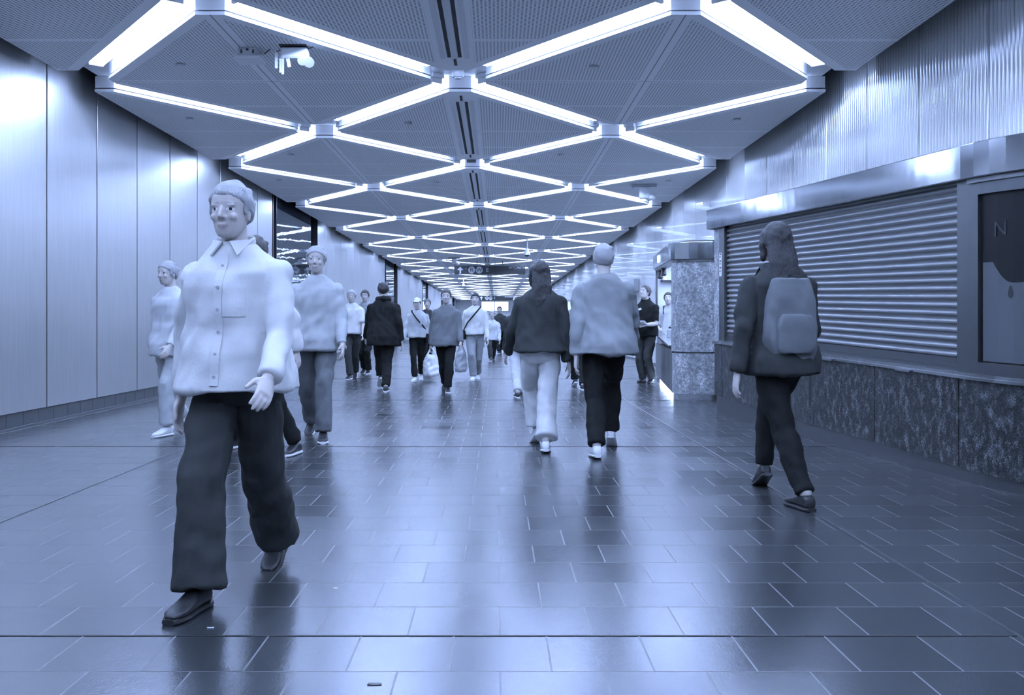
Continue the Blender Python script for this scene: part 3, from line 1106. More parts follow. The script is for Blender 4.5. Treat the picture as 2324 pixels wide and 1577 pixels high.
TORSO = [(.465, .062, .050, 0), (.49, .086, .064, -.004), (.52, .098, .070, -.006), (.55, .098, .067, -.004), (.60, .086, .058, 0),
         (.65, .090, .060, .002), (.70, .097, .066, .004), (.745, .101, .067, .002), (.778, .096, .062, -.002), (.804, .080, .053, -.006),
         (.830, .050, .043, -.008), (.85, .036, .038, -.006), (.90, .034, .037, .0)]
HEADR = [(-.50, .10, .10, .17), (-.46, .17, .17, .15), (-.38, .225, .24, .11), (-.28, .265, .31, .06), (-.15, .29, .365, .03), (0, .315, .40, .0),
         (.12, .333, .425, -.012), (.25, .328, .42, -.02), (.36, .285, .375, -.03), (.44, .20, .275, -.035), (.49, .09, .13, -.04)]


def ik(h, a, L1, L2, fwd):
    """knee or elbow between h and a, bending towards fwd"""
    d = a - h
    D = min(d.length, (L1 + L2) * .999)
    d.normalize()
    x = (L1 * L1 - L2 * L2 + D * D) / (2 * D)
    hh = math.sqrt(max(0, L1 * L1 - x * x))
    f = fwd - d * fwd.dot(d)
    f.normalize()
    return h + d * x + f * hh


def make_hand(bm, wrist, d, palm, thumb, S, curl=.35):
    """palm block, four unequal fingers with knuckle bends and a side thumb; S scales an adult hand"""
    d = d.normalized()
    thumb = (thumb - d * thumb.dot(d)).normalized()
    palm = (palm - d * palm.dot(d) - thumb * palm.dot(thumb)).normalized()
    tube(bm, [wrist - d * .02 * S, wrist + d * .02 * S, wrist + d * .06 * S, wrist + d * .092 * S],
         [(.028 * S, .022 * S), (.034 * S, .018 * S), (.042 * S, .017 * S), (.040 * S, .014 * S)], ref=thumb, seg=12)
    for k, (off, L) in enumerate(((.031, .074), (.010, .084), (-.011, .078), (-.031, .060))):
        p = wrist + d * (.088 - abs(k - 1.3) * .004) * S + thumb * off * S
        ang, pts = curl * .5, []
        dd = d.copy()
        pts.append(p - d * .01 * S)
        for j, seg in enumerate((.45, .31, .24)):
            dd = (d * math.cos(ang) + palm * math.sin(ang))
            p = p + dd * (L * seg * S)
            pts.append(p)
            ang += curl * (1 + .12 * k)
        tube(bm, pts, [.0105 * S, .0098 * S, .009 * S, .0078 * S], ref=thumb, seg=8)
    b = wrist + d * .03 * S + thumb * .028 * S
    t1 = (d * .6 + thumb * .75 + palm * .25).normalized()
    t2 = (d * .85 + thumb * .35 + palm * .4).normalized()
    tube(bm, [b - t1 * .01 * S, b + t1 * .03 * S, b + t1 * .03 * S + t2 * .03 * S, b + t1 * .03 * S + t2 * .052 * S],
         [.0145 * S, .0125 * S, .0105 * S, .0085 * S], ref=palm, seg=8)


SHOE_P = [(-.185, .020, .055), (-.175, .033, .082), (-.14, .037, .098), (-.09, .037, .092), (-.04, .043, .068), (.01, .047, .052), (.05, .040, .044), (.075, .022, .034)]


def shoe_ring(y, hw, z0, z1, n=14):
    c = V((0, y, (z0 + z1) / 2))
    return oval(c, V((1, 0, 0)), V((0, 0, 1)), hw, (z1 - z0) / 2, n, 3.0)


def person(name_label, H, face, feet, top, trousers, shoes, hair, skin=SKIN, lean=.02, wide=1.0, arms=None, voxel=.010, head_yaw=0, head_pitch=0,
           drop=.012, seed=1.0, sole=None, group=None, hipshift=(0, 0)):
    """feet: [(X, Y, lift, pitch)] world ball-of-foot points; face: heading in degrees, 0 = away from the camera (+Y), ccw"""
    S = H / 1.75
    vb = .0050 if voxel <= .008 else (.0068 if voxel < .011 else .009)
    voxel *= .9
    a = math.radians(face)
    fx = sum(f[0] for f in feet) / 2 + hipshift[0]; fy = sum(f[1] for f in feet) / 2 + hipshift[1]
    R = Matrix.Rotation(-a, 3, 'Z')
    root = tag(empty('person', (fx, fy, 0), a), name_label, 'person', group)
    loc = []
    for f in feet:
        q = R @ V((f[0] - fx, f[1] - fy, 0))
        loc.append((q.x, q.y, f[2] if len(f) > 2 else 0, f[3] if len(f) > 3 else 0))
    loc.sort(key=lambda q: q[0])                       # left foot first
    UP = V((0, 0, 1)); FW = V((0, 1, 0)); SD = V((1, 0, 0))
    ankles, shoem = [], []
    for (x, y, lift, pit) in loc:
        toe_out = .10 * (1 if x > 0 else -1)
        Mx = Matrix.Translation((x, y, lift)) @ Matrix.Rotation(-toe_out, 4, 'Z') @ Matrix.Rotation(-pit, 4, 'X') @ Matrix.Scale(S, 4)
        shoem.append(Mx)
        ankles.append(Mx @ V((0, -.125, .095)))
    hipz = .495 * H - drop * H
    LT, LS = .243 * H, .228 * H
    hips = [V((-.050 * H, 0, 0)), V((.050 * H, 0, 0))]
    mean_y = (loc[0][1] + loc[1][1]) / 2 - .06 * S
    for _ in range(40):
        ok = all((V((h.x, mean_y, hipz)) - an).length < (LT + LS) * .995 for h, an in zip(hips, ankles))
        if ok: break
        hipz -= .006
    dz = hipz - .495 * H
    hips = [V((h.x, mean_y, hipz)) for h in hips]
    knees = [ik(h, an, LT, LS, V((0, 1, .15))) for h, an in zip(hips, ankles)]

    def sp(zf):
        return V((0, mean_y + lean * H * (zf - .5) * 3.0, zf * H + dz))
    # arms
    arms = arms or ((20, 10, 25), (-20, 10, 20))       # (swing forward, out, elbow bend) left, right
    sh, el, wr, hd_ = [], [], [], []
    for s, am in zip((-1, 1), arms):
        shp = sp(.772) + V((s * .099 * H * wide, 0, 0))
        sw, ou, be = [math.radians(q) for q in am[:3]]
        inw = math.radians(am[3]) if len(am) > 3 else 0
        u = V((s * math.sin(ou), math.sin(sw) * math.cos(ou), -math.cos(sw) * math.cos(ou)))
        e = shp + u * .168 * H
        sw2 = sw + be
        l = V((s * math.sin(ou) * .6, math.sin(sw2), -math.cos(sw2)))
        l = (l + V((-s * math.sin(inw) * 1.4, 0, 0))).normalized()
        w_ = e + l * .148 * H
        sh.append(shp); el.append(e); wr.append(w_); hd_.append(l)
    hc = sp(.929) + V((0, .014 * H, 0))
    hh = .132 * H
    HM = Matrix.Translation(hc) @ Matrix.Rotation(math.radians(head_yaw), 4, 'Z') @ Matrix.Rotation(-math.radians(head_pitch), 4, 'X')

    def hp(x, y, z):
        return HM @ (V((x, y, z)) * hh)
    hx, hy = (HM.to_3x3() @ SD), (HM.to_3x3() @ FW)

    # ---- body: one continuous skin
    bm = bmesh.new()
    rings = []
    for zf, hw, hdp, yc in TORSO:
        k = wide if .60 < zf < .82 else 1.0
        rings.append(oval(sp(zf) + V((0, yc * H, 0)), SD, FW, hw * H * k * .86, hdp * H * .86, 20, 2.2))
    loft(bm, rings)
    loft(bm, [oval(hp(0, yc, z), hx, hy, w_ * hh, d_ * hh, 20, 2.15) for z, w_, d_, yc in HEADR])
    tube(bm, [sp(.835), sp(.87), hp(0, -.06, -.25)], [.031 * H, .029 * H, .031 * H])
    # nose, brow, lips, chin, ears
    tube(bm, [hp(0, .38, .06), hp(0, .45, -.06), hp(0, .475, -.13)], [.030 * hh, .038 * hh, .046 * hh], seg=8)
    for s in (-1, 1):
        ball(bm, hp(s * .05, .415, -.145), 0.028 * hh, seg=8, rings=6)
        ball(bm, hp(s * .325, -.03, -.04), (.035 * hh, .085 * hh, .14 * hh), seg=10, rings=8, M=HM.to_3x3())
        ball(bm, hp(s * .14, .355, .075), (.10 * hh, .05 * hh, .03 * hh), seg=10, rings=6, M=HM.to_3x3())
        ball(bm, hp(s * .17, .30, -.13), (.09 * hh, .08 * hh, .08 * hh), seg=10, rings=6, M=HM.to_3x3())
    ball(bm, hp(0, .362, -.272), (.10 * hh, .042 * hh, .022 * hh), seg=10, rings=6, M=HM.to_3x3())
    ball(bm, hp(0, .352, -.312), (.085 * hh, .042 * hh, .024 * hh), seg=10, rings=6, M=HM.to_3x3())
    for i in (0, 1):
        tube(bm, [sh[i], sh[i].lerp(el[i], .5), el[i], el[i].lerp(wr[i], .35), wr[i]], [.030 * H, .027 * H, .022 * H, .0225 * H, .0145 * H], seg=12)
        tube(bm, [hips[i] + V((0, 0, .02 * H)), hips[i].lerp(knees[i], .5), knees[i], knees[i].lerp(ankles[i], .35), ankles[i]],
             [.048 * H, .044 * H, .030 * H, .031 * H, .021 * H], seg=12)
        tube(bm, [ankles[i], shoem[i] @ V((0, -.08, .05)), shoem[i] @ V((0, .02, .032))], [.022 * S, .021 * S, .010 * S], seg=10)
        s = -1 if i == 0 else 1
        th = V((0, 1, 0)) if abs(hd_[i].y) < .75 else V((-s * .5, 0, .85))
        make_hand(bm, wr[i], hd_[i], V((-s, 0, 0)) if abs(hd_[i].y) < .75 else V((-s * .8, 0, -.5)), th, S * .98 * (1.0 if voxel < .011 else 1.12))
    inv = HM.inverted()

    def paint(c):
        q = (inv @ c) / hh
        if abs(q.x) < .5 and q.y > .2 and -.5 < q.z < .5:
            ex = abs(abs(q.x) - .145)
            if q.y > .28 and abs(q.z - .005) < .024 and ex < .065:
                return 3 if ex < .026 else 2
            if abs(q.z - .115) < .017 and ex < .09: return 4
            if q.y > .33 and abs(q.z + .292) < .028 and abs(q.x) < .105: return 1
        return 0
    remesh(bm, 'body', [skin, LIP, EYEW, EYED, hair[1] if hair else HAIRB], vb, 2, root=root, paint=paint)

    # ---- trousers
    tm, tb, t_end = trousers[0], trousers[1], trousers[2] if len(trousers) > 2 else .02
    bm = bmesh.new()
    loft(bm, [oval(sp(zf) + V((0, yc * H, 0)), SD, FW, hw * H * (1.04 + .06 * tb), hdp * H * (1.06 + .1 * tb), 20, 2.3) for zf, hw, hdp, yc in TORSO if zf < .61])
    for i in (0, 1):
        h, k, an = hips[i], knees[i], ankles[i] + V((0, 0, -.01))
        low = k.lerp(an, 1 - t_end)
        tube(bm, [h + V((0, 0, .03 * H)), h.lerp(k, .35), h.lerp(k, .7), k, k.lerp(low, .4), k.lerp(low, .8), low],
             [.052 * H, (.049 + .004 * tb) * H, (.042 + .007 * tb) * H, (.036 + .010 * tb) * H, (.034 + .012 * tb) * H, (.030 + .016 * tb) * H, (.029 + .018 * tb) * H],
             seg=16, round_ends=(True, False))
    remesh(bm, 'trousers', tm, voxel, 2, .012 * H / 1.75, 8, seed, root)

    # ---- top
    cm, bulk, hem, sleeve, flare = top
    bulk *= .55; flare *= .6
    bm = bmesh.new()
    rr = []
    zs = [hem] + [t[0] for t in TORSO if t[0] > hem + .02 and t[0] < .845]
    def tor(zf):
        for t0, t1 in zip(TORSO, TORSO[1:]):
            if t0[0] <= zf <= t1[0]:
                f = (zf - t0[0]) / (t1[0] - t0[0])
                return [t0[k] + (t1[k] - t0[k]) * f for k in range(4)]
        return TORSO[0]
    for zf in zs:
        _, hw, hdp, yc = tor(max(zf, .52))
        if zf < .70: hw, hdp = max(hw, .093), max(hdp, .064)
        if zf > .84: continue
        fl = flare * max(0, (.72 - zf)) / .2
        k = wide if zf > .60 else 1.0
        hdp += .024 * max(0, min(1, (.64 - zf) / .12))
        ad = bulk * (1 - .5 * max(0, min(1, (zf - .70) / .10)))
        rr.append(oval(sp(zf) + V((0, yc * H, 0)), SD, FW, (hw * k + .008 + ad + fl) * H, (hdp + .008 + ad + fl * .8) * H, 22, 2.12))
    rr.append(oval(sp(.848) + V((0, -.006 * H, 0)), SD, FW, .043 * H, .043 * H, 22))
    loft(bm, rr)
    for i in (0, 1):
        e, wv = el[i], wr[i]
        ra = .0295 + bulk * .5
        if sleeve == 'long':
            tube(bm, [sh[i], sh[i].lerp(e, .5), e, e.lerp(wv, .5), e.lerp(wv, .96)], [(ra + .004) * H, ra * H, (ra - .004) * H, (ra - .007) * H, (ra - .011) * H], seg=14, round_ends=(True, False))
        else:
            tube(bm, [sh[i], sh[i].lerp(e, .4), sh[i].lerp(e, .85)], [(ra + .004) * H, (ra + .002) * H, (ra + .002) * H], seg=14, round_ends=(True, False))
    remesh(bm, 'top', cm, voxel, 3, .017 * H / 1.75, 6, seed + 2, root)

    # ---- shoes
    for Mx in shoem:
        bm = bmesh.new()
        loft(bm, [[Mx @ p for p in shoe_ring(y, hw, .018, z)] for y, hw, z in SHOE_P])
        so = remesh(bm, 'shoe', shoes, min(voxel, .009), 1, root=root)
        bm = bmesh.new()
        loft(bm, [[Mx @ p for p in shoe_ring(y, hw + .004, 0.0, .024)] for y, hw, z in [(-.192, .022, 0)] + SHOE_P[1:-1] + [(.083, .022, 0)]])
        mk('sole', bm, sole or SOLEW, so, smooth=False)

    # ---- hair or headwear
    if hair:
        style, hm = hair[0], hair[1]
        bm = bmesh.new()
        def cap(cz, rx, ry, rz, nrm, off, m_y=-.03, seg=28, rings=18, rough=.02):
            n = V(nrm).normalized()
            rg = []
            for j in range(rings + 1):
                t = min(max(PI * j / rings, .05), PI - .05)
                row = []
                for i in range(seg):
                    b = 2 * PI * i / seg
                    q = V((rx * math.sin(t) * math.cos(b), m_y + ry * math.sin(t) * math.sin(b), cz + rz * math.cos(t)))
                    q *= 1 + rough * noise.noise(q * 9 + V((seed, 0, 0)))
                    dd = q.dot(n) - off
                    if dd < 0: q = q - n * dd * .97
                    row.append(hp(*q))
                rg.append(row)
            loft(bm, rg)
        if style in ('short', 'long', 'bun', 'tail'):
            cap(.07, .385, .485, .495, (0, -.66, 1), .015, m_y=-.035, rough=.03)
        if style == 'short':
            for s in (-1, 1): ball(bm, hp(s * .325, .10, .05), (.035 * hh, .07 * hh, .17 * hh), seg=8, rings=6)
            for q in range(12): ball(bm, hp(.22 * math.sin(q * 2.4 + seed), -.08 + .26 * math.cos(q * 1.7 + seed), .44 - .25 * abs(math.cos(q * 1.7 + seed)) ** 2), (.10 * hh, .14 * hh, .08 * hh), seg=8, rings=6)
        if style == 'long':
            tube(bm, [hp(0, -.2, .2), hp(0, -.36, -.15), sp(.86) + V((0, -.050 * H, 0)), sp(.79) + V((0, -.066 * H, 0)), sp(.735) + V((0, -.072 * H, 0))],
                 [(.33 * hh, .22 * hh), (.36 * hh, .18 * hh), (.40 * hh, .14 * hh), (.38 * hh, .11 * hh), (.24 * hh, .06 * hh)], ref=SD, seg=18)
            for s in (-1, 1):
                tube(bm, [hp(s * .28, .1, .25), hp(s * .36, .02, -.1), hp(s * .36, -.04, -.45)], [.11 * hh, .10 * hh, .07 * hh], ref=FW, seg=10)
        if style == 'bun': ball(bm, hp(0, -.50, .22), .16 * hh, seg=14, rings=10)
        if style == 'tail':
            tube(bm, [hp(0, -.42, .2), hp(0, -.60, .0), hp(0, -.55, -.5), hp(0, -.5, -.85)], [.10 * hh, .13 * hh, .12 * hh, .04 * hh], ref=SD, seg=12)
        if style != 'cap':
            remesh(bm, 'hair', hm, min(voxel, .009), 1, .006, 22, seed, root)
        else:
            bm.free()
            bm = bmesh.new()
            cap(.07, .36, .455, .44, (0, -.75, 1), -.06)
            remesh(bm, 'hair', hm, min(voxel, .009), 1, root=root)
            bm = bmesh.new()
            cap(.10, .395, .49, .46, (0, -.12, 1), .17, rough=0)
            br = []
            for j in range(7):
                f = j / 6
                br.append([hp(x * (1 - .25 * f), .36 + .40 * f * math.sqrt(max(0, 1 - (x / .40) ** 2)) * 1.0, .22 - .10 * f + dzz) for x, dzz in
                           [(-.36, 0), (-.2, .03), (0, .04), (.2, .03), (.36, 0), (.2, -.01), (0, 0), (-.2, -.01)]])
            loft(bm, br)
            remesh(bm, 'cap', hair[2], .007, 1, root=root)
    return dict(root=root, wr=wr, hd=hd_, el=el, sh=sh, hc=hc, sp=sp, H=H, S=S, hips=hips, fwd=V((-math.sin(a), math.cos(a), 0)), hp=hp,
                world=lambda p: Matrix.Translation((fx, fy, 0)) @ Matrix.Rotation(a, 4, 'Z') @ p, face=a)


def fpx(px, py, lift=0, pitch=0):
    x, y = ground(px, py)
    return (x, y, lift, pitch)


def hood(P, m, voxel=.010):
    """raised or folded hood as clothing"""
    bm = bmesh.new()
    H = P['H']; sp = P['sp']
    for s in (-1, 1):
        tube(bm, [sp(.85) + V((0, -.05 * H, 0)), sp(.845) + V((s * .05 * H, -.02 * H, 0)), sp(.83) + V((s * .05 * H, .03 * H, 0))], [.03 * H, .028 * H, .016 * H], seg=12)
    remesh(bm, 'hood', m, voxel, 2, .01, 9, 3, P['root'])


def collar(P, m):
    bm = bmesh.new(); H = P['H']; sp = P['sp']
    pts = [sp(.845) + V((.046 * H * math.cos(t), .044 * H * math.sin(t) - .004 * H, (.008 - .012 * math.sin(t)) * H)) for t in [2 * PI * i / 14 for i in range(15)]]
    tube(bm, pts, [(.016 * H, .005 * H)] * 15, ref=V((0, 0, 1)), seg=8)
    remesh(bm, 'collar', m, .008, 1, root=P['root'])


def placket(P, m, mb):
    """button strip lying on the front of a shirt, with its buttons and a breast pocket"""
    from mathutils.bvhtree import BVHTree
    top = [o for o in P['root'].children if o.name.split('.')[0] == 'top'][0]
    bv = BVHTree.FromPolygons([v.co for v in top.data.vertices], [p.vertices[:] for p in top.data.polygons])
    H = P['H']; sp = P['sp']

    def front(x, zf):
        p = sp(zf)
        h = bv.ray_cast(V((x, p.y + .7, p.z)), V((0, -1, 0)))
        return h[0] if h[0] else V((x, p.y + .12, p.z))
    bm = bmesh.new()
    rr = []
    for k in range(25):
        zf = .515 + .31 * k / 24
        a, b = front(-.017, zf), front(.017, zf)
        y = max(a.y, b.y)
        rr.append([V((a.x, y + .004, a.z)), V((b.x, y + .004, b.z)), V((b.x, y - .008, b.z)), V((a.x, y - .008, a.z))])
    loft(bm, rr)
    mk('placket', bm, m, top, smooth=False)
    for k in range(6):
        p = front(0, .535 + .052 * k)
        bm = bmesh.new(); cyl(bm, p + V((0, .003, 0)), p + V((0, .008, 0)), .0065, seg=12)
        mk('button', bm, mb, top)
    bm = bmesh.new()
    rr = []
    for k in range(7):
        zf = .675 + .065 * k / 6
        q = [front(-.052 * H - .012 + .011 * i, zf) for i in range(8)]
        rr.append([v + V((0, .0035, 0)) for v in q] + [v + V((0, -.006, 0)) for v in reversed(q)])
    loft(bm, rr)
    mk('pocket', bm, m, top)
    for s in (-1, 1):
        bm = bmesh.new()
        n0 = sp(.853) + V((s * .012, .046 * H, 0)); n1 = sp(.858) + V((s * .05 * H, .0, .004))
        tip = front(s * .05, .818) + V((0, .010, 0))
        o = V((s * .004, .006, .004))
        rr = [[n0, n1, tip], [n0 + o, n1 + o, tip + o]]
        A = [bm.verts.new(p) for p in rr[0]]; B = [bm.verts.new(p) for p in rr[1]]
        bm.faces.new(A); bm.faces.new(B)
        for i in range(3): bm.faces.new((A[i], A[(i + 1) % 3], B[(i + 1) % 3], B[i]))
        mk('collar_point', bm, m, top)


def strap(P, name, pts, m, w=.018, label=None):
    bm = bmesh.new(); tube(bm, pts, [(w, .006)] * len(pts), ref=V((1, .2, 0)), seg=8)
    return mk(name, bm, m, P, smooth=True)


def free_strap(parent, name, pts, m, w=.012, t=.004):
    bm = bmesh.new(); tube(bm, pts, [(w, t)] * len(pts), ref=V((1, .3, .1)), seg=8)
    return mk(name, bm, m, parent, smooth=True)


def place_bag(name, label, cat, loc, rz):
    return tag(empty(name, loc, rz), label, cat)


# nearest: short pale-haired walker coming towards the camera on the brushed-wall side
PB = person('person nearest the camera in loose white shirt and wide dark trousers, striding forward', 1.60, 172,
            [fpx(410, 1405), fpx(618, 1285, .0, .35)], (WHITE, .022, .50, 'long', .045), (CHAR, 1.5, .0), SHOEB, ('short', HAIRG), lean=.015,
            arms=((25, 14, 28), (-20, 15, 22)), voxel=.008, seed=4.2, sole=SHOEB)
collar(PB, WHITE); placket(PB, WHITE, LIGHTG)
# white shirt man a few steps behind
PA = person('person in white top and narrow black trousers with dark sneakers, mid-stride behind the nearest walker', 1.74, 160,
            [fpx(507, 1022), fpx(655, 1035)], (WHITE, .016, .50, 'long', .02), (BLACK, .1, .05), SHOEB, ('short', HAIRM), lean=.02,
            arms=((-22, 14, 18), (24, 14, 25)), voxel=.009, seed=2.2)
placket(PA, WHITE, LIGHTG)
# pale grey walker beside them
PR = person('person in long pale grey coat and grey trousers, between the white shirts and the crowd', 1.74, 184,
            [fpx(733, 1006), fpx(703, 984, .0, .4)], (LIGHTG, .022, .47, 'long', .04), (GREY, .6, .02), SHOEB, ('short', HAIRG), lean=.01,
            arms=((16, 10, 20), (-20, 10, 18)), voxel=.009, seed=5.5)
# light figure by the wall with white sneakers
PQ = person('person in pale clothes and white sneakers walking close to the brushed wall', 1.63, 155,
            [fpx(360, 992), fpx(402, 972, .0, .35)], (PALE, .018, .46, 'long', .03), (LIGHTG, .5, .06), SHOEW, ('short', HAIRG), lean=.02,
            arms=((20, 12, 25), (-22, 12, 20)), voxel=.009, seed=6.1)
# long-haired woman in white trousers
PE = person('person with long dark hair, dark jacket and wide white trousers walking away', 1.575, 4,
            [fpx(1238, 1024, .0, .12), fpx(1214, 1004, .0, .5)], (CHAR, .026, .52, 'long', .045), (WHITE, 1.45, .10), SHOEW, ('long', HAIRB), lean=.015,
            arms=((18, 15, 25), (-22, 9, 20)), voxel=.009, seed=3.3)
# man beside her
PF = person('person in loose blue-grey jacket and black trousers walking away beside the white trousers', 1.70, -4,
            [fpx(1350, 1036, .0, .1), fpx(1388, 1012, .0, .5)], (MIDG, .028, .485, 'long', .045), (BLACK, .5, .03), SHOEW, ('short', HAIRG), lean=.015,
            arms=((-24, 7, 18), (24, 12, 28)), voxel=.0095, seed=7.4)
# dark figure with backpack in front of the shutter
PD = person('person in dark clothes wearing a grey backpack, walking past the rolled-down shutter', 1.69, 6,
            [fpx(1803, 1148), fpx(1725, 1102, .0, .5)], (CHAR, .020, .47, 'long', .02), (BLACK, .12, .04), SHOEB, ('long', HAIRB), lean=.02,
            arms=((-20, 16, 20), (20, 16, 30)), voxel=.009, seed=8.8, sole=SHOEB)
# crowd further along
PG = person('person in big black coat and black trousers, back to the camera in the middle crowd', 1.72, 8,
            [(gx(877, 13.6), 13.6, 0, 0), (gx(863, 14.25), 14.25, .06, .6)], (BLACK, .034, .44, 'long', .03), (BLACK, .4, .03), SHOEB, ('short', HAIRB),
            arms=((20, 12, 20), (-22, 14, 25)), voxel=.012, seed=1.4)
hood(PG, BLACK, .012)
PH = person('person in white cap and light zipped jacket carrying a white plastic bag', 1.50, 176,
            [fpx(938, 867), fpx(955, 862, 0, .35)], (LIGHTG, .024, .53, 'long', .04), (BLACK, .2, .06), SHOEW, ('cap', HAIRB, WHITE),
            arms=((-8, 14, 12), (14, 14, 20)), voxel=.011, seed=2.9)
PI_ = person('person in bright white shirt and dark trousers at the brushed-wall side of the crowd', 1.66, 178,
             [fpx(790, 862), fpx(806, 857, 0, .4)], (WHITE, .022, .52, 'short', .03), (CHAR, .5, .02), SHOEB, ('short', HAIRG),
             arms=((18, 12, 25), (-18, 12, 20)), voxel=.012, seed=9.1)
PJ = person('person with short dark hair and open grey shirt looking at the camera', 1.72, 174,
            [(gx(834, 18.2), 18.2), (gx(824, 18.5), 18.5, 0, .3)], (MIDG, .014, .47, 'long', .02), (BLACK, .35, .02), SHOEB, ('short', HAIRB),
            arms=((12, 8, 18), (-14, 8, 14)), voxel=.011, seed=3.9)
collar(PJ, PALE)
PK = person('person in long dark grey coat and black trousers right of the white plastic bag', 1.56, 180,
            [fpx(1017, 892), fpx(1008, 885, 0, .4)], (GREY, .03, .46, 'long', .05), (BLACK, .4, .02), SHOEB, ('short', HAIRM),
            arms=((14, 10, 18), (-16, 12, 16)), voxel=.012, seed=4.7)
PL = person('person with dark hair in white top and grey trousers wearing a crossbody strap', 1.60, 180,
            [fpx(1072, 864), fpx(1084, 860, 0, .35)], (WHITE, .014, .53, 'long', .02), (MIDG, .6, .03), SHOEW, ('tail', HAIRB),
            arms=((10, 10, 18), (-12, 12, 18)), voxel=.011, seed=5.9)
PM = person('small distant person in pale shirt and dark trousers near the middle of the passage', 1.62, 178,
            [fpx(1113, 820), fpx(1120, 816, 0, .3)], (PALE, .018, .50, 'long', .02), (CHAR, .4, .02), SHOEB, ('short', HAIRG),
            arms=((14, 8, 30), (-14, 8, 20)), voxel=.014, seed=6.6)
PN = person('distant person in dark clothes just right of the pale-shirted one', 1.68, 178,
            [fpx(1131, 803), fpx(1136, 801, 0, .3)], (CHAR, .022, .48, 'long', .02), (BLACK, .4, .02), SHOEB, ('short', HAIRB),
            arms=((14, 8, 30), (-14, 8, 20)), voxel=.016, seed=7.1)
PN2 = person('person in dark clothes mostly hidden behind the white cap', 1.60, 182,
             [(gx(966, 20.5), 20.5), (gx(974, 20.8), 20.8, 0, .3)], (CHAR, .022, .48, 'long', .02), (BLACK, .4, .02), SHOEB, ('short', HAIRM),
             arms=((14, 8, 20), (-14, 8, 20)), voxel=.014, seed=7.7)
PS = person('person in dark jacket and black trousers seen between the white trousers and the blue-grey jacket', 1.60, 2,
            [fpx(1322, 884), fpx(1303, 877, 0, .4)], (MIDG, .02, .49, 'long', .02), (BLACK, .3, .03), SHOEB, ('short', HAIRM),
            arms=((14, 8, 20), (-14, 8, 20)), voxel=.012, seed=8.1)
PT = person('person in pale trousers half hidden behind the long-haired walker', 1.50, 2,
            [fpx(1172, 902), fpx(1184, 893, 0, .4)], (CHAR, .02, .50, 'long', .02), (PALE, .5, .10), SHOEB, ('short', HAIRB),
            arms=((12, 8, 20), (-12, 6, 20)), voxel=.012, seed=8.6)
PO = person('person in black polo shirt standing by the lit kiosk, looking down at white papers', 1.70, 150,
            [(gx(1454, 15.6), 15.65), (gx(1475, 15.5), 15.5)], (BLACK, .016, .49, 'short', .01), (CHAR, .5, .02), SHOEB, ('short', HAIRM), head_pitch=-16, head_yaw=-22,
            arms=((14, 8, 72, 22), (14, 8, 70, 22)), voxel=.010, seed=9.6, sole=SHOEB)
collar(PO, BLACK)
PV = person('person in white apron serving inside the lit kiosk window', 1.60, 165,
            [(2.98, 16.25), (3.16, 16.2)], (LIGHTG, .012, .50, 'short', .01), (CHAR, .4, .02), SHOEB, ('short', HAIRB), head_pitch=-8,
            arms=((18, 8, 60, 15), (18, 8, 60, 15)), voxel=.011, seed=9.9)

# ---- things worn and carried
def bagmesh(bm, w_, d_, h_, fold, seed, z0=0.0, top=.75):
    rg = []
    for j in range(9):
        f = j / 8
        k = (1 - .22 * (2 * f - 1) ** 4) * (1 - (1 - top) * f)
        rg.append(oval(V((0, 0, z0 + h_ * f)), V((1, 0, 0)), V((0, 1, 0)), w_ / 2 * k, d_ / 2 * k, 22, 3.2))
    loft(bm, rg)


# grey backpack
P = PD; H = P['H']
ctr = P['sp'](.66) + V((0, -.155, 0))
r = place_bag('backpack', 'grey backpack on the back of the dark figure by the shutter', 'backpack', P['world'](ctr), P['face'])
bm = bmesh.new(); bagmesh(bm, .32, .17, .47, .01, 1, -.24, .82); remesh(bm, 'main_compartment', GREY, .009, 3, .010, 8, 1, r)
bm = bmesh.new(); bagmesh(bm, .24, .07, .22, .01, 2, -.20, .9)
for v in bm.verts: v.co.y -= .085
remesh(bm, 'front_pocket', GREY, .008, 2, .006, 9, 2, r)
for s in (-1, 1):
    p0 = ctr
    pts = [P['sp'](.80) + V((s * .10, -.075, 0)), P['sp'](.835) + V((s * .10, -.015, .012)), P['sp'](.80) + V((s * .105, .085, 0)), P['sp'](.72) + V((s * .115, .115, 0)),
           P['sp'](.65) + V((s * .165, .04, 0)), P['sp'](.60) + V((s * .15, -.08, 0))]
    free_strap(r, 'shoulder_strap', [q - p0 for q in pts], CHAR, .022, .007)
bm = bmesh.new(); tube(bm, [(-.05, -.02, .20), (-.03, -.02, .245), (.03, -.02, .245), (.05, -.02, .20)], [.008] * 4, seg=8); mk('grab_handle', bm, CHAR, r, smooth=True)

# white plastic carrier bag
def carrier(P, side, label, m, w_=.30, h_=.36, d_=.13):
    hp_ = P['wr'][side] + P['hd'][side] * .085 * P['S']
    wpos = P['world'](hp_)
    r = place_bag('carrier_bag', label, 'bag', (wpos[0], wpos[1], wpos[2] - h_ - .15), P['face'] + .15)
    bm = bmesh.new(); bagmesh(bm, w_, d_, h_, .01, 2, 0, .8); remesh(bm, 'sack', m, .009, 2, .024, 9, 3.3, r)
    for s in (-1, 1):
        bm = bmesh.new(); tube(bm, [(-w_ * .28, s * .03, h_ - .02), (-.03, s * .012, h_ + .10), (0, s * .008, h_ + .155), (.03, s * .012, h_ + .10), (w_ * .28, s * .03, h_ - .02)],
                               [(.02, .004), (.012, .004), (.012, .005), (.012, .004), (.02, .004)], ref=V((0, 0, 1)), seg=8)
        mk('bag_handle', bm, m, r, smooth=True)
    return r


carrier(PH, 0, 'white plastic carrier bag hanging from the hand of the person in the white cap', mat('white_polythene', (.78, .8, .82), .35))
carrier(PL, 1, 'grey carrier bag hanging beside the white-topped person with the strap', LIGHTG, .24, .34, .11)
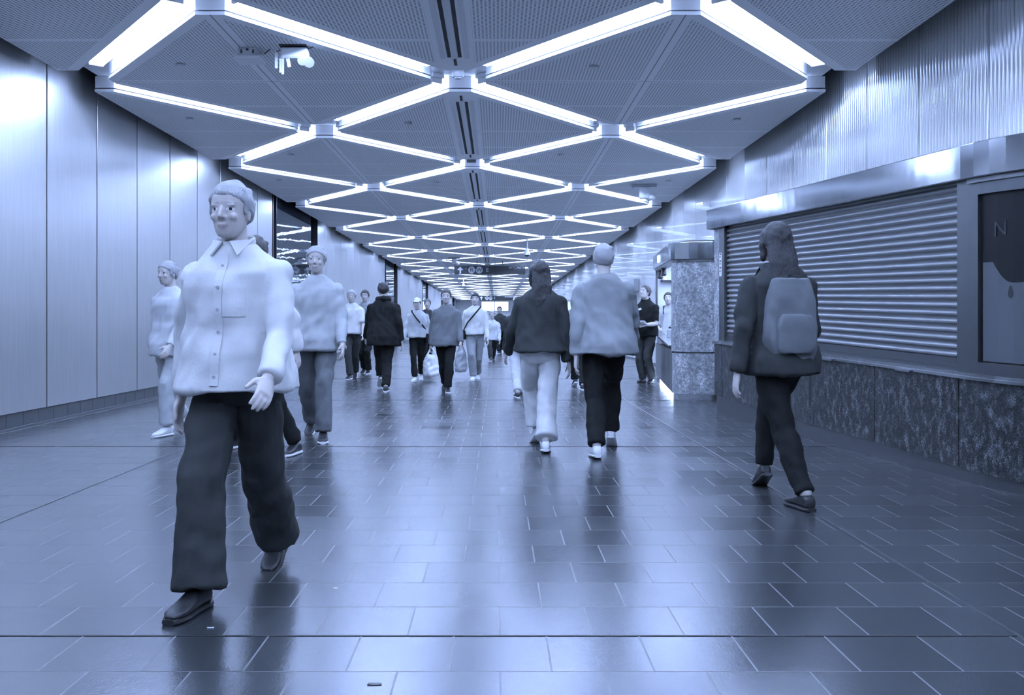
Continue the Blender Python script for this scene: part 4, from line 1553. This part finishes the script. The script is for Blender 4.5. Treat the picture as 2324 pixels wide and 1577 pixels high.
# shoulder bag of the person in the cap, crossbody of the person in white
def crossbody(P, label, m, sx, w_=.22, h_=.16):
    H = P['H']; sp = P['sp']
    c = sp(.52) + V((-sx * .125 * H, .02, 0))
    r = place_bag('shoulder_bag', label, 'bag', P['world'](c), P['face'])
    bm = bmesh.new(); bagmesh(bm, .08, w_, h_, .01, 2, -h_ / 2, .95); remesh(bm, 'pouch', m, .009, 2, .004, 9, 1, r)
    y = .088 * H
    pts = [sp(.57) + V((-sx * .130 * H, .03, 0)), sp(.66) + V((-sx * .085 * H, y, 0)), sp(.76) + V((sx * .0 * H, y + .008, 0)), sp(.825) + V((sx * .060 * H, .045 * H, .012)),
           sp(.838) + V((sx * .066 * H, -.01 * H, .02)), sp(.80) + V((sx * .05 * H, -.075 * H, 0)), sp(.66) + V((-sx * .06 * H, -.085 * H, 0)), sp(.56) + V((-sx * .130 * H, -.02, 0))]
    free_strap(r, 'long_strap', [q - c for q in pts], m, .013, .005)


crossbody(PL, 'small dark bag on a crossbody strap over the white top', BLACK, -1)
crossbody(PH, 'dark shoulder bag on a strap over the light jacket of the person in the cap', BLACK, 1)
# papers held by the standing worker, and the name tag on the polo
c = (PO['wr'][0] + PO['wr'][1]) / 2 + V((0, .10, .035))
r = place_bag('paper_sheet', 'white papers held by the person in the black polo', 'paper', PO['world'](c), PO['face'])
for k in range(3):
    bm = bmesh.new(); box(bm, -.15, .15, -.10, .11, k * .004, k * .004 + .002)
    o = mk('sheet', bm, M_SIGNW, r); o.rotation_euler = (.25, .03 * (k - 1), .12 * (k - 1))
bm = bmesh.new(); box(bm, -.05, .05, -.004, .004, -.018, .018)
o = mk('name_tag', bm, M_SIGNW, PO['root']); o.location = PO['sp'](.755) + V((.07, .142, 0)); o.rotation_euler = (-.1, .25, -.25)
# apron of the vendor with neck strap
bm = bmesh.new()
H = PV['H']; sp = PV['sp']
rg = []
for zf, w_ in ((.40, .115), (.52, .115), (.60, .095), (.68, .075), (.76, .055)):
    rg.append([sp(zf) + V((w_ * H * math.sin(t), (.098 + (.012 if zf < .6 else 0)) * H * math.cos(t) ** .5 + .004 + o_, 0)) for t, o_ in
               [(-1.1, 0), (-.6, 0), (0, 0), (.6, 0), (1.1, 0), (1.1, -.008), (.6, -.008), (0, -.008), (-.6, -.008), (-1.1, -.008)]])
loft(bm, rg); mk('apron', bm, WHITE, PV['root'], smooth=False)
bm = bmesh.new(); tube(bm, [sp(.76) + V((-.05 * H, .085 * H, 0)), sp(.84) + V((-.05 * H, .03 * H, .01)), sp(.845) + V((0, -.05 * H, .01)), sp(.84) + V((.05 * H, .03 * H, .01)), sp(.76) + V((.05 * H, .085 * H, 0))], [.009] * 5, seg=8)
mk('neck_strap', bm, BLACK, PV['root'], smooth=True)

bpy.data.scenes.remove(WS)
